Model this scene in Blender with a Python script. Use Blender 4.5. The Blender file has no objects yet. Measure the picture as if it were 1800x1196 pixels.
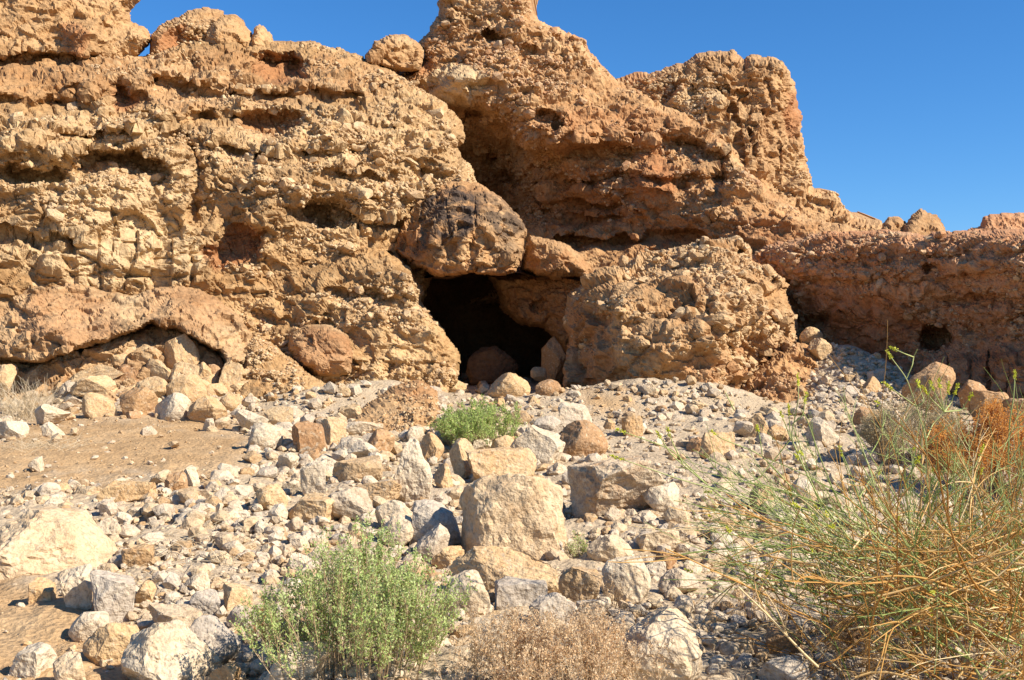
import bpy, bmesh, math, random, time
import numpy as np
from mathutils import Vector

# ------------------------------------------------------------------ camera, sky, sun, exposure
scene = bpy.context.scene
F, CU, CV, EYE = 1930.0, 900.0, 598.0, 1.6          # focal length in photo pixels, centre, eye height
PITCH = math.atan(42.0 / F)
cam_data = bpy.data.cameras.new('camera')
cam = bpy.data.objects.new('camera', cam_data)
scene.collection.objects.link(cam)
cam.location = (0, 0, EYE)
cam.rotation_euler = (math.radians(90) + PITCH, 0, 0)
cam_data.sensor_width = 36.0
cam_data.lens = 36.0 * F / 1800.0
cam_data.clip_end = 2000.0
scene.camera = cam

SUN_AZ, SUN_EL = math.radians(64), math.radians(38)   # to the right of straight behind the camera
to_sun = Vector((math.sin(SUN_AZ) * math.cos(SUN_EL), -math.cos(SUN_AZ) * math.cos(SUN_EL), math.sin(SUN_EL)))
world = bpy.data.worlds.new('World')
scene.world = world
world.use_nodes = True
wn = world.node_tree.nodes
wl = world.node_tree.links
wn.clear()
sky = wn.new('ShaderNodeTexSky')
sky.sky_type = 'NISHITA'
sky.sun_disc = False
sky.sun_elevation = SUN_EL
sky.sun_rotation = math.pi - SUN_AZ
sky.altitude = 0.0
sky.air_density = 1.0
sky.dust_density = 0.0
sky.ozone_density = 10.0
bg = wn.new('ShaderNodeBackground')
bg.inputs['Strength'].default_value = 0.09
wo = wn.new('ShaderNodeOutputWorld')
hsv = wn.new('ShaderNodeHueSaturation')
hsv.inputs['Saturation'].default_value = 1.12
wl.new(sky.outputs['Color'], hsv.inputs['Color'])
wl.new(hsv.outputs['Color'], bg.inputs['Color'])
wl.new(bg.outputs['Background'], wo.inputs['Surface'])

sun_data = bpy.data.lights.new('sun', 'SUN')
sun_data.energy = 5.0
sun_data.angle = math.radians(0.5)
sun_data.color = (1.0, 0.93, 0.82)
sun = bpy.data.objects.new('sun', sun_data)
scene.collection.objects.link(sun)
sun.rotation_euler = to_sun.to_track_quat('Z', 'Y').to_euler()

scene.view_settings.view_transform = 'Standard'
scene.view_settings.look = 'None'
scene.view_settings.gamma = 1.0
scene.view_settings.exposure = 0.83
scene.cycles.max_bounces = 5
scene.cycles.diffuse_bounces = 4

C = scene.collection

# ------------------------------------------------------------------ numpy helpers
def P(u, v, d):
    """photo pixel at world depth d (metres along +Y) -> world point(s)"""
    u = np.asarray(u, float); v = np.asarray(v, float); d = np.asarray(d, float)
    a = (u - CU) / F
    b = -(v - CV) / F
    cy = math.cos(PITCH) - math.sin(PITCH) * b
    cz = math.sin(PITCH) + math.cos(PITCH) * b
    return np.stack(np.broadcast_arrays(a / cy * d, d, EYE + cz / cy * d), -1)

def hash3(ix, iy, iz, seed=0):
    h = (ix.astype(np.int64) * 374761393 + iy.astype(np.int64) * 668265263 + iz.astype(np.int64) * 1440662683 + seed * 974634777) & 0xFFFFFFFF
    h = ((h ^ (h >> 13)) * 1274126177) & 0xFFFFFFFF
    h = ((h ^ (h >> 16)) * 2246822519) & 0xFFFFFFFF
    h = h ^ (h >> 15)
    return (h & 0xFFFFFF) / float(0x1000000)

def vnoise(p, seed=0):
    i = np.floor(p).astype(np.int64)
    f = p - i
    w = f * f * f * (f * (f * 6 - 15) + 10)
    out = 0
    for a in (0, 1):
        wx = w[..., 0] if a else 1 - w[..., 0]
        for b in (0, 1):
            wy = w[..., 1] if b else 1 - w[..., 1]
            for c in (0, 1):
                wz = w[..., 2] if c else 1 - w[..., 2]
                out = out + wx * wy * wz * hash3(i[..., 0] + a, i[..., 1] + b, i[..., 2] + c, seed)
    return out * 2 - 1

def fbm(p, octv=4, seed=0, gain=0.5, ridged=False):
    s, a, t = 0, 1.0, 0
    for k in range(octv):
        n = vnoise(p * (2.03 ** k) + 17.3 * k, seed + k)
        if ridged:
            n = 1 - 2 * np.abs(n)
        s = s + a * n
        t += a
        a *= gain
    return s / t

def worley(p, seed=0):
    i = np.floor(p).astype(np.int64)
    n = p.shape[0]
    f1 = np.full(n, 9.0); f2 = np.full(n, 9.0); cid = np.zeros(n)
    for a in (-1, 0, 1):
        for b in (-1, 0, 1):
            for c in (-1, 0, 1):
                x, y, z = i[:, 0] + a, i[:, 1] + b, i[:, 2] + c
                h1 = hash3(x, y, z, seed); h2 = hash3(x, y, z, seed + 7); h3 = hash3(x, y, z, seed + 13)
                d = np.sqrt((x + h1 - p[:, 0]) ** 2 + (y + h2 - p[:, 1]) ** 2 + (z + h3 - p[:, 2]) ** 2)
                closer = d < f1
                f2 = np.where(closer, f1, np.minimum(f2, d))
                cid = np.where(closer, np.mod(h1 * 7.13 + h2 * 3.7 + h3, 1.0), cid)
                f1 = np.where(closer, d, f1)
    return f1, f2, cid

def worley_o(p, seed=0):
    """nearest cell: offset from its centre, distance gap to the next, random id"""
    i = np.floor(p).astype(np.int64)
    n = p.shape[0]
    f1 = np.full(n, 9.0); f2 = np.full(n, 9.0); cid = np.zeros(n); off = np.zeros((n, 3))
    for a in (-1, 0, 1):
        for b in (-1, 0, 1):
            for c in (-1, 0, 1):
                x, y, z = i[:, 0] + a, i[:, 1] + b, i[:, 2] + c
                h1 = hash3(x, y, z, seed); h2 = hash3(x, y, z, seed + 7); h3 = hash3(x, y, z, seed + 13)
                o = np.stack([p[:, 0] - x - h1, p[:, 1] - y - h2, p[:, 2] - z - h3], -1)
                d = np.sqrt((o * o).sum(1))
                closer = d < f1
                f2 = np.where(closer, f1, np.minimum(f2, d))
                cid = np.where(closer, np.mod(h1 * 7.13 + h2 * 3.7 + h3, 1.0), cid)
                off[closer] = o[closer]
                f1 = np.where(closer, d, f1)
    return off, f1, f2, cid

def id_dir(cid, k):
    z = 2 * np.mod(cid * (37.1 + 11.7 * k) + 0.13 * k, 1) - 1
    a = 6.2832 * np.mod(cid * (91.7 + 23.3 * k) + 0.37 * k, 1)
    r = np.sqrt(1 - z * z)
    return np.stack([r * np.cos(a), r * np.sin(a), z], -1)

def facets(p, seed, tilt=0.9, soft=0.1):
    """fractured rock: every cell is a tilted plane at its own height"""
    off, f1, f2, cid = worley_o(p, seed)
    return ((off * id_dir(cid, 1)).sum(1) * tilt + (np.mod(cid * 17.7, 1) - 0.5) * 0.7) * sstep(0.0, soft, f2 - f1), f2 - f1, cid

def chips(p, seed):
    """angular clasts: convex polyhedra standing out of the matrix; height in cell units, and id"""
    off, f1, f2, cid = worley_o(p, seed)
    r = 0.30 + 0.22 * np.mod(cid * 9.7, 1)
    m = np.full(len(p), -9.0)
    for k in range(7):
        m = np.maximum(m, (off * id_dir(cid, k + 2)).sum(1))
    h = np.clip(r - m, 0, None)
    return np.where(cid > 0.35, np.minimum(h * 1.6, 0.34), 0), cid

def sstep(a, b, x):
    t = np.clip((x - a) / (b - a), 0, 1)
    return t * t * (3 - 2 * t)

def poly_sd(u, v, poly):
    """signed distance (positive inside)"""
    n = len(poly)
    d = np.full(u.shape, 1e9)
    inside = np.zeros(u.shape, bool)
    for k in range(n):
        x0, y0 = poly[k]; x1, y1 = poly[(k + 1) % n]
        ex, ey = x1 - x0, y1 - y0
        t = np.clip(((u - x0) * ex + (v - y0) * ey) / (ex * ex + ey * ey + 1e-9), 0, 1)
        d = np.minimum(d, np.hypot(u - x0 - t * ex, v - y0 - t * ey))
        if y0 != y1:
            c = ((y0 > v) != (y1 > v)) & (u < (x1 - x0) * (v - y0) / (y1 - y0) + x0)
            inside ^= c
    return np.where(inside, d, -d)

def line_dist(u, v, pts):
    d = np.full(u.shape, 1e9)
    for (x0, y0), (x1, y1) in zip(pts[:-1], pts[1:]):
        ex, ey = x1 - x0, y1 - y0
        t = np.clip(((u - x0) * ex + (v - y0) * ey) / (ex * ex + ey * ey + 1e-9), 0, 1)
        d = np.minimum(d, np.hypot(u - x0 - t * ex, v - y0 - t * ey))
    return d

def tps(ctrl):
    c = np.array(ctrl, float)
    q = c[:, :2] / 300.0
    n = len(q)
    def phi(r2):
        return 0.5 * r2 * np.log(r2 + 1e-12)
    A = np.zeros((n + 3, n + 3))
    A[:n, :n] = phi(((q[:, None] - q[None]) ** 2).sum(-1)) + np.eye(n) * 0.003
    A[:n, n] = 1; A[:n, n + 1:] = q
    A[n:, :n] = A[:n, n:].T
    w = np.linalg.solve(A, np.concatenate([c[:, 2], np.zeros(3)]))
    def f(u, v):
        x, y = u / 300.0, v / 300.0
        r = w[n] + w[n + 1] * x + w[n + 2] * y
        for k in range(n):
            r = r + w[k] * phi((x - q[k, 0]) ** 2 + (y - q[k, 1]) ** 2)
        return r
    return f

# ------------------------------------------------------------------ mesh helpers
def new_mesh(name, verts, faces, smooth=True, attrs=None):
    """faces: int array (n,3) or (n,4), or a list of such arrays"""
    if not isinstance(faces, (list, tuple)):
        faces = [faces]
    me = bpy.data.meshes.new(name)
    verts = np.ascontiguousarray(verts, dtype=np.float32)
    me.vertices.add(len(verts))
    me.vertices.foreach_set('co', verts.ravel())
    loops = np.concatenate([f.ravel() for f in faces]).astype(np.int32)
    counts = np.concatenate([np.full(len(f), f.shape[1], np.int32) for f in faces])
    starts = np.concatenate([[0], np.cumsum(counts)[:-1]]).astype(np.int32)
    me.loops.add(len(loops)); me.loops.foreach_set('vertex_index', loops)
    me.polygons.add(len(counts)); me.polygons.foreach_set('loop_start', starts)
    me.update(calc_edges=True)
    me.polygons.foreach_set('use_smooth', np.full(len(counts), smooth, bool))
    if attrs:
        for k, a in attrs.items():
            at = me.attributes.new(k, 'FLOAT', 'POINT')
            at.data.foreach_set('value', np.ascontiguousarray(a, dtype=np.float32))
    me.update()
    return me

def link(name, me, mat=None, parent=None, label=None, cat=None, group=None, kind=None, loc=None):
    o = bpy.data.objects.new(name, me)
    C.objects.link(o)
    if mat is not None and me is not None and len(me.materials) == 0:
        me.materials.append(mat)
    if parent is not None:
        o.parent = parent
    if loc is not None:
        o.location = loc
    if label: o['label'] = label
    if cat: o['category'] = cat
    if group: o['group'] = group
    if kind: o['kind'] = kind
    return o

# ------------------------------------------------------------------ materials
class NT:
    def __init__(self, name):
        self.m = bpy.data.materials.new(name)
        self.m.use_nodes = True
        self.t = self.m.node_tree
        self.n = self.t.nodes
        self.n.clear()
        self.out = self.n.new('ShaderNodeOutputMaterial')
        self.b = self.n.new('ShaderNodeBsdfPrincipled')
        self.t.links.new(self.b.outputs[0], self.out.inputs['Surface'])
        self.b.inputs['Roughness'].default_value = 0.9
        self.b.inputs['Specular IOR Level'].default_value = 0.15
    def L(self, a, b):
        self.t.links.new(a, b)
    def noise(self, vec, scale, detail=5, rough=0.6, dist=0.0):
        n = self.n.new('ShaderNodeTexNoise')
        n.inputs['Scale'].default_value = scale
        n.inputs['Detail'].default_value = detail
        n.inputs['Roughness'].default_value = rough
        n.inputs['Distortion'].default_value = dist
        if vec is not None: self.L(vec, n.inputs['Vector'])
        return n.outputs['Fac']
    def voro(self, vec, scale, feature='F1'):
        n = self.n.new('ShaderNodeTexVoronoi')
        n.feature = feature
        n.inputs['Scale'].default_value = scale
        if vec is not None: self.L(vec, n.inputs['Vector'])
        return n.outputs['Distance']
    def ramp(self, fac, stops):
        r = self.n.new('ShaderNodeValToRGB')
        e = r.color_ramp.elements
        while len(e) > 1: e.remove(e[-1])
        for k, (p, c) in enumerate(stops):
            x = e[0] if k == 0 else e.new(p)
            x.position = p
            x.color = (*c, 1) if len(c) == 3 else c
        self.L(fac, r.inputs['Fac'])
        return r.outputs['Color']
    def mr(self, fac, a, b, c, d):
        m = self.n.new('ShaderNodeMapRange')
        for k, val in zip(('From Min', 'From Max', 'To Min', 'To Max'), (a, b, c, d)):
            m.inputs[k].default_value = val
        self.L(fac, m.inputs['Value'])
        return m.outputs['Result']
    def math(self, op, a, b):
        m = self.n.new('ShaderNodeMath'); m.operation = op; m.use_clamp = False
        for k, x in enumerate((a, b)):
            if hasattr(x, 'is_output'): self.L(x, m.inputs[k])
            else: m.inputs[k].default_value = x
        return m.outputs[0]
    def mix(self, fac, a, b, mode='MIX'):
        m = self.n.new('ShaderNodeMix'); m.data_type = 'RGBA'; m.blend_type = mode
        def put(s, x):
            if hasattr(x, 'is_output'): self.L(x, s)
            elif isinstance(x, (int, float)): s.default_value = x
            else: s.default_value = (*x, 1)
        put(m.inputs[0], fac); put(m.inputs[6], a); put(m.inputs[7], b)
        return m.outputs[2]
    def attr(self, name):
        a = self.n.new('ShaderNodeAttribute'); a.attribute_name = name
        return a.outputs['Fac']
    def pos(self):
        return self.n.new('ShaderNodeNewGeometry').outputs['Position']
    def obco(self):
        return self.n.new('ShaderNodeTexCoord').outputs['Object']
    def rnd(self):
        return self.n.new('ShaderNodeObjectInfo').outputs['Random']
    def bump(self, h, strength, dist):
        b = self.n.new('ShaderNodeBump')
        b.inputs['Strength'].default_value = strength
        b.inputs['Distance'].default_value = dist
        self.L(h, b.inputs['Height'])
        self.L(b.outputs[0], self.b.inputs['Normal'])
    def done(self, col, tint=None):
        if tint:
            col = self.mix(1.0, col, tint, 'MULTIPLY')
        self.L(col, self.b.inputs['Base Color'])
        return self.m

def mat_cliff(name, lo, mid, hi, clast, cream=(0.62, 0.50, 0.33), dark=(0.07, 0.055, 0.05), red=(0.36, 0.17, 0.08)):
    t = NT(name)
    p = t.pos()
    n1 = t.noise(p, 0.9, 6, 0.62)
    col = t.ramp(n1, [(0.3, lo), (0.5, mid), (0.7, hi)])
    mp = t.n.new('ShaderNodeMapping'); mp.inputs['Scale'].default_value = (0.35, 0.35, 2.2)
    t.L(p, mp.inputs['Vector'])
    bed = t.noise(mp.outputs[0], 1.4, 6, 0.65)
    col = t.mix(1.0, col, t.ramp(bed, [(0.3, (0.72, 0.66, 0.60)), (0.48, (1, 1, 1)), (0.62, (1.0, 0.97, 0.93)), (0.75, (1.22, 1.2, 1.15))]), 'MULTIPLY')
    tone = t.attr('tone')
    col = t.mix(t.mr(tone, 0, 1, 0, 0.85), col, clast)
    col = t.mix(t.math('MULTIPLY', t.attr('cream'), t.mr(t.noise(p, 2.5, 5, 0.6), 0.3, 0.6, 0.55, 1.0)), col, cream)
    col = t.mix(t.math('MULTIPLY', t.attr('red'), t.mr(t.noise(p, 3.0, 5, 0.6), 0.25, 0.6, 0.5, 1.0)), col, red)
    col = t.mix(t.math('MULTIPLY', t.attr('dark'), t.mr(t.noise(p, 4.5, 7, 0.74, 0.2), 0.38, 0.52, 0.0, 0.95)), col, dark)
    sp = t.noise(p, 14, 4, 0.7)
    col = t.mix(1.0, col, t.ramp(sp, [(0.28, (0.62, 0.58, 0.55)), (0.5, (1, 1, 1)), (0.72, (1.25, 1.22, 1.18))]), 'MULTIPLY')
    h = t.math('ADD', t.math('MULTIPLY', t.noise(p, 22, 3, 0.7), 1.0), t.math('MULTIPLY', t.voro(p, 16), 0.5))
    t.bump(h, 0.8, 0.03)
    return t.done(col, (0.90, 0.815, 0.685))

def mat_stone(name, stops, attr=None, stain=(0.42, 0.26, 0.12), stain_amt=0.4, grey=0.16, scale=1.0, bump=0.02):
    """loose or embedded stones: hue picked per stone, then stains, lichen grey and pits"""
    t = NT(name)
    p = t.pos()
    r = t.attr(attr) if attr else t.rnd()
    col = t.ramp(r, stops)
    st = t.noise(p, 4.5 * scale, 8, 0.72, 0.8)
    col = t.mix(t.mr(st, 0.44, 0.66, 0, stain_amt), col, stain)
    gr = t.noise(p, 11.0 * scale, 5, 0.75, 0.4)
    col = t.mix(t.mr(gr, 0.5, 0.62, 0, grey), col, (0.27, 0.25, 0.225))
    ch = t.noise(p, 20.0 * scale, 4, 0.75)
    col = t.mix(t.mr(ch, 0.55, 0.66, 0, 0.55), col, (0.66, 0.58, 0.46))
    sp = t.noise(p, 45 * scale, 3, 0.75)
    col = t.mix(1.0, col, t.ramp(sp, [(0.3, (0.62, 0.58, 0.54)), (0.5, (1, 1, 1)), (0.7, (1.15, 1.13, 1.1))]), 'MULTIPLY')
    rd = t.n.new('ShaderNodeTexNoise'); rd.noise_type = 'RIDGED_MULTIFRACTAL'
    rd.inputs['Scale'].default_value = 7.0 * scale; rd.inputs['Detail'].default_value = 4
    t.L(p, rd.inputs['Vector'])
    h = t.math('ADD', t.noise(p, 34 * scale, 2, 0.65), t.math('ADD', t.math('MULTIPLY', rd.outputs['Fac'], -0.5), t.math('MULTIPLY', t.noise(p, 9 * scale, 4, 0.66), 2.4)))
    t.bump(h, 0.6, bump)
    return t.done(col, (0.92, 0.85, 0.74))

def mat_plant(name, stops, transl=0.25):
    t = NT(name)
    col = t.ramp(t.attr('rnd'), stops)
    t.b.inputs['Roughness'].default_value = 0.7
    tr = t.n.new('ShaderNodeBsdfTranslucent')
    t.L(col, tr.inputs['Color'])
    ms = t.n.new('ShaderNodeMixShader')
    ms.inputs[0].default_value = transl
    t.L(t.b.outputs[0], ms.inputs[1]); t.L(tr.outputs[0], ms.inputs[2])
    t.L(ms.outputs[0], t.out.inputs['Surface'])
    return t.done(col)

M = {}
M['left'] = mat_cliff('buff_conglomerate', (0.27, 0.165, 0.08), (0.38, 0.245, 0.125), (0.49, 0.34, 0.19), (0.60, 0.46, 0.285))
M['upper'] = mat_cliff('tan_limestone', (0.38, 0.24, 0.125), (0.47, 0.315, 0.175), (0.55, 0.39, 0.23), (0.55, 0.40, 0.24))
M['center'] = mat_cliff('brown_conglomerate', (0.33, 0.185, 0.09), (0.43, 0.26, 0.135), (0.51, 0.34, 0.19), (0.56, 0.41, 0.25))
M['tower'] = mat_cliff('tower_limestone', (0.36, 0.22, 0.115), (0.46, 0.30, 0.165), (0.54, 0.38, 0.22), (0.57, 0.43, 0.27))
M['wall'] = mat_cliff('red_conglomerate', (0.40, 0.20, 0.105), (0.50, 0.27, 0.15), (0.56, 0.34, 0.205), (0.58, 0.42, 0.28))
M['boulder'] = mat_cliff('boulder_conglomerate', (0.32, 0.185, 0.09), (0.42, 0.265, 0.14), (0.51, 0.355, 0.205), (0.60, 0.46, 0.30))
M['slab'] = mat_cliff('smooth_buff_rock', (0.36, 0.23, 0.13), (0.45, 0.31, 0.185), (0.54, 0.41, 0.27), (0.55, 0.42, 0.27))
M['cap'] = mat_cliff('varnished_rock', (0.36, 0.20, 0.10), (0.47, 0.30, 0.16), (0.54, 0.39, 0.24), (0.56, 0.42, 0.27))
M['cave'] = mat_cliff('cave_shade_rock', (0.14, 0.08, 0.045), (0.19, 0.11, 0.065), (0.24, 0.15, 0.09), (0.26, 0.17, 0.11))  # darkened rock: the cave's shade is put into the colour
warm = [(0.0, (0.42, 0.27, 0.14)), (0.35, (0.54, 0.38, 0.22)), (0.7, (0.64, 0.50, 0.325)), (1.0, (0.50, 0.34, 0.20))]
redd = [(0.0, (0.36, 0.19, 0.10)), (0.4, (0.50, 0.31, 0.18)), (0.75, (0.60, 0.45, 0.30)), (1.0, (0.46, 0.23, 0.11))]
pale = [(0.0, (0.64, 0.56, 0.45)), (0.3, (0.58, 0.51, 0.42)), (0.5, (0.47, 0.41, 0.34)), (0.68, (0.55, 0.44, 0.30)), (0.84, (0.58, 0.48, 0.35)), (0.92, (0.46, 0.33, 0.20)), (1.0, (0.42, 0.29, 0.17))]
tan = [(0.0, (0.56, 0.40, 0.23)), (0.5, (0.60, 0.46, 0.29)), (1.0, (0.50, 0.34, 0.19))]
brown = [(0.0, (0.40, 0.26, 0.14)), (0.5, (0.46, 0.30, 0.17)), (1.0, (0.36, 0.22, 0.12))]
grey = [(0.0, (0.43, 0.395, 0.36)), (0.5, (0.50, 0.45, 0.39)), (1.0, (0.38, 0.35, 0.32))]
white = [(0.0, (0.62, 0.54, 0.43)), (0.5, (0.59, 0.52, 0.42)), (1.0, (0.64, 0.54, 0.41))]
M['clast_warm'] = mat_stone('warm_clast', warm)
M['clast_red'] = mat_stone('red_clast', redd)
M['clast_warm_a'] = mat_stone('warm_clast_small', warm, attr='rnd')
M['clast_red_a'] = mat_stone('red_clast_small', redd, attr='rnd')
M['pale'] = mat_stone('pale_limestone', pale)
M['pale_a'] = mat_stone('pale_rubble', pale, attr='rnd')
M['tan'] = mat_stone('tan_limestone_rock', tan, stain=(0.46, 0.25, 0.10), stain_amt=0.5)
M['brown'] = mat_stone('brown_rock', brown, stain=(0.34, 0.16, 0.07), stain_amt=0.4)
M['grey'] = mat_stone('grey_limestone', grey, stain_amt=0.2)
M['mottled'] = mat_stone('mottled_limestone', [(0.0, (0.54, 0.43, 0.31)), (1.0, (0.57, 0.47, 0.35))], stain=(0.36, 0.22, 0.12), stain_amt=0.95, grey=0.45)
M['cream'] = mat_stone('cream_limestone', [(0.0, (0.60, 0.47, 0.32)), (1.0, (0.62, 0.50, 0.35))], stain=(0.46, 0.29, 0.15), stain_amt=0.55, grey=0.12)
M['white'] = mat_stone('white_limestone', white, stain=(0.50, 0.35, 0.19), stain_amt=0.5, grey=0.2)

def mat_ground():
    t = NT('stony_soil')
    p = t.pos()
    pale_f = t.attr('pale')
    soil = t.ramp(t.noise(p, 1.6, 6, 0.6), [(0.3, (0.36, 0.235, 0.125)), (0.55, (0.44, 0.30, 0.17)), (0.75, (0.50, 0.36, 0.22))])
    lime = t.ramp(t.noise(p, 2.4, 6, 0.65), [(0.3, (0.40, 0.315, 0.22)), (0.55, (0.48, 0.39, 0.285)), (0.75, (0.54, 0.46, 0.36))])
    col = t.mix(pale_f, soil, lime)
    sp = t.voro(p, 26)
    col = t.mix(1.0, col, t.ramp(t.noise(p, 45, 4, 0.7), [(0.3, (0.68, 0.65, 0.62)), (0.5, (1, 1, 1)), (0.7, (1.22, 1.2, 1.18))]), 'MULTIPLY')
    t.bump(t.math('ADD', t.noise(p, 40, 3, 0.7), t.math('MULTIPLY', sp, 0.8)), 0.7, 0.02)
    return t.done(col, (0.97, 0.92, 0.82))
M['ground'] = mat_ground()

# ------------------------------------------------------------------ ground
GY = np.array([-60, 0, 4.5, 8, 12, 16, 21, 26, 30, 34, 60, 400.0])
GZ = np.array([-3.5, 0.02, 0.30, 0.50, 0.72, 0.95, 1.20, 1.35, 3.8, 4.2, 4.0, 3.0])
BUMPS = []                                             # x, y, rx, ry, height

def bump_at(u, v, d, rx, ry, h):
    q = P(u, v, d)
    BUMPS.append((float(q[0]), float(q[1]), rx, ry, h))

bump_at(1480, 640, 18.0, 1.0, 1.9, 0.85)               # scree between boulder and wall
bump_at(1150, 690, 15.2, 1.5, 0.9, 0.16)
bump_at(900, 700, 15.4, 1.5, 1.2, 0.10)
bump_at(1700, 760, 12.5, 1.2, 2.0, 0.10)
bump_at(250, 690, 16.6, 1.7, 0.9, 0.42)
bump_at(560, 715, 15.9, 0.9, 0.8, 0.22)
bump_at(690, 690, 16.9, 0.9, 0.8, 0.26)
bump_at(1130, 695, 15.9, 1.2, 0.8, 0.26)
bump_at(1270, 705, 15.4, 0.8, 0.7, 0.16)

def ground_z(x, y):
    x = np.asarray(x, float); y = np.asarray(y, float)
    z = np.interp(y, GY, GZ)
    for (bx, by, rx, ry, h) in BUMPS:
        z = z + h * np.exp(-((x - bx) / rx) ** 2 - ((y - by) / ry) ** 2)
    q = np.stack(np.broadcast_arrays(x * 0.6, y * 0.6, np.zeros_like(x)), -1)
    z = z + 0.07 * vnoise(q, 5) * np.clip((26 - y) / 4, 0, 1)
    return z

def hit(u, v):
    """first point where the ray through a photo pixel meets the ground (arrays)"""
    u = np.atleast_1d(np.asarray(u, float)); v = np.atleast_1d(np.asarray(v, float))
    ds = 2.2 * (23.0 / 2.2) ** np.linspace(0, 1, 44)
    lo = np.full(u.shape, ds[0]); hi = np.full(u.shape, 22.5)
    live = np.ones(u.shape, bool)
    for d in ds:
        if not live.any(): break
        k = np.where(live)[0]
        q = P(u[k], v[k], np.full(len(k), d))
        below = q[:, 2] <= ground_z(q[:, 0], q[:, 1])
        hi[k[below]] = d
        live[k[below]] = False
        lo[k[~below]] = d
    for _ in range(6):
        m = 0.5 * (lo + hi)
        q = P(u, v, m)
        below = q[:, 2] <= ground_z(q[:, 0], q[:, 1])
        hi = np.where(below, m, hi); lo = np.where(below, lo, m)
    q = P(u, v, hi)
    q[:, 2] = ground_z(q[:, 0], q[:, 1])
    return q

def to_px(p):
    """world -> photo pixel"""
    p = np.asarray(p, float)
    x, y, z = p[..., 0], p[..., 1], p[..., 2] - EYE
    fwd = y * math.cos(PITCH) + z * math.sin(PITCH)
    up = -y * math.sin(PITCH) + z * math.cos(PITCH)
    return CU + F * x / fwd, CV - F * up / fwd

SAND = [(60, 735), (200, 722), (360, 735), (440, 765), (430, 810), (380, 838), (250, 842), (90, 850), (-60, 880), (-60, 800)]
SAND2 = [(-60, 1010), (60, 1020), (110, 1060), (180, 1060), (260, 1120), (230, 1230), (-60, 1230)]
SAND3 = [(1020, 694), (1060, 688), (1120, 700), (1110, 722), (1040, 728)]

def build_ground():
    ys = np.concatenate([np.linspace(-60, 0, 8), np.linspace(0.5, 2.4, 6), 2.6 * (23.5 / 2.6) ** np.linspace(0, 1, 370), np.linspace(24, 34, 16), [40, 60, 120, 250, 400]])
    tc = np.concatenate([[-60, -12, -5, -2.5, -1.5], np.linspace(-1, 1, 420), [1.5, 2.5, 5, 12, 60]])
    hw = np.maximum(0.56 * np.abs(ys), 1.6)
    X = tc[None, :] * hw[:, None]
    Y = np.repeat(ys[:, None], len(tc), 1)
    x, y = X.ravel(), Y.ravel()
    z = ground_z(x, y)
    near = np.clip((24 - y) / 3, 0, 1) * np.clip((y - 1) / 1, 0, 1) * (np.abs(X / hw[:, None]).ravel() <= 1.2)
    p = np.stack([x, y, z], -1)
    z = z + near * (0.05 * fbm(p * 2.2, 4, 31) + 0.018 * fbm(p * 9, 3, 41))
    f1, f2, cid = worley(p * np.array([9, 9, 9.0]), 3)
    z = z + near * np.where(cid > 0.45, 0.015 * np.sqrt(np.clip(1 - (f1 / 0.5) ** 2, 0, 1)), 0)
    u, v = to_px(np.stack([x, np.maximum(y, 0.3), z], -1))
    sd = np.maximum(np.maximum(poly_sd(u, v, SAND), poly_sd(u, v, SAND2)), poly_sd(u, v, SAND3))
    pale_a = sstep(25, -30, sd + 45 * fbm(p * 2.2, 5, 77, 0.65)) * near
    n0, n1 = X.shape
    idx = np.arange(n0 * n1).reshape(n0, n1)
    q = np.stack([idx[:-1, :-1], idx[:-1, 1:], idx[1:, 1:], idx[1:, :-1]], -1).reshape(-1, 4)
    me = new_mesh('ground', np.stack([x, y, z], -1), q, True, {'pale': pale_a})
    link('ground', me, M['ground'], kind='structure', label='stony limestone talus slope rising to the cave')
build_ground()

# ------------------------------------------------------------------ cliff masses
def H(u, v, ru, rv, dep, k=3.0):
    return ('H', u, v, ru, rv, dep, k)
def LG(pts, dep, hgt):
    return ('L', pts, dep, hgt)
def K(pts, w, dep):
    return ('K', pts, w, dep)

MASS = {}

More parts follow.
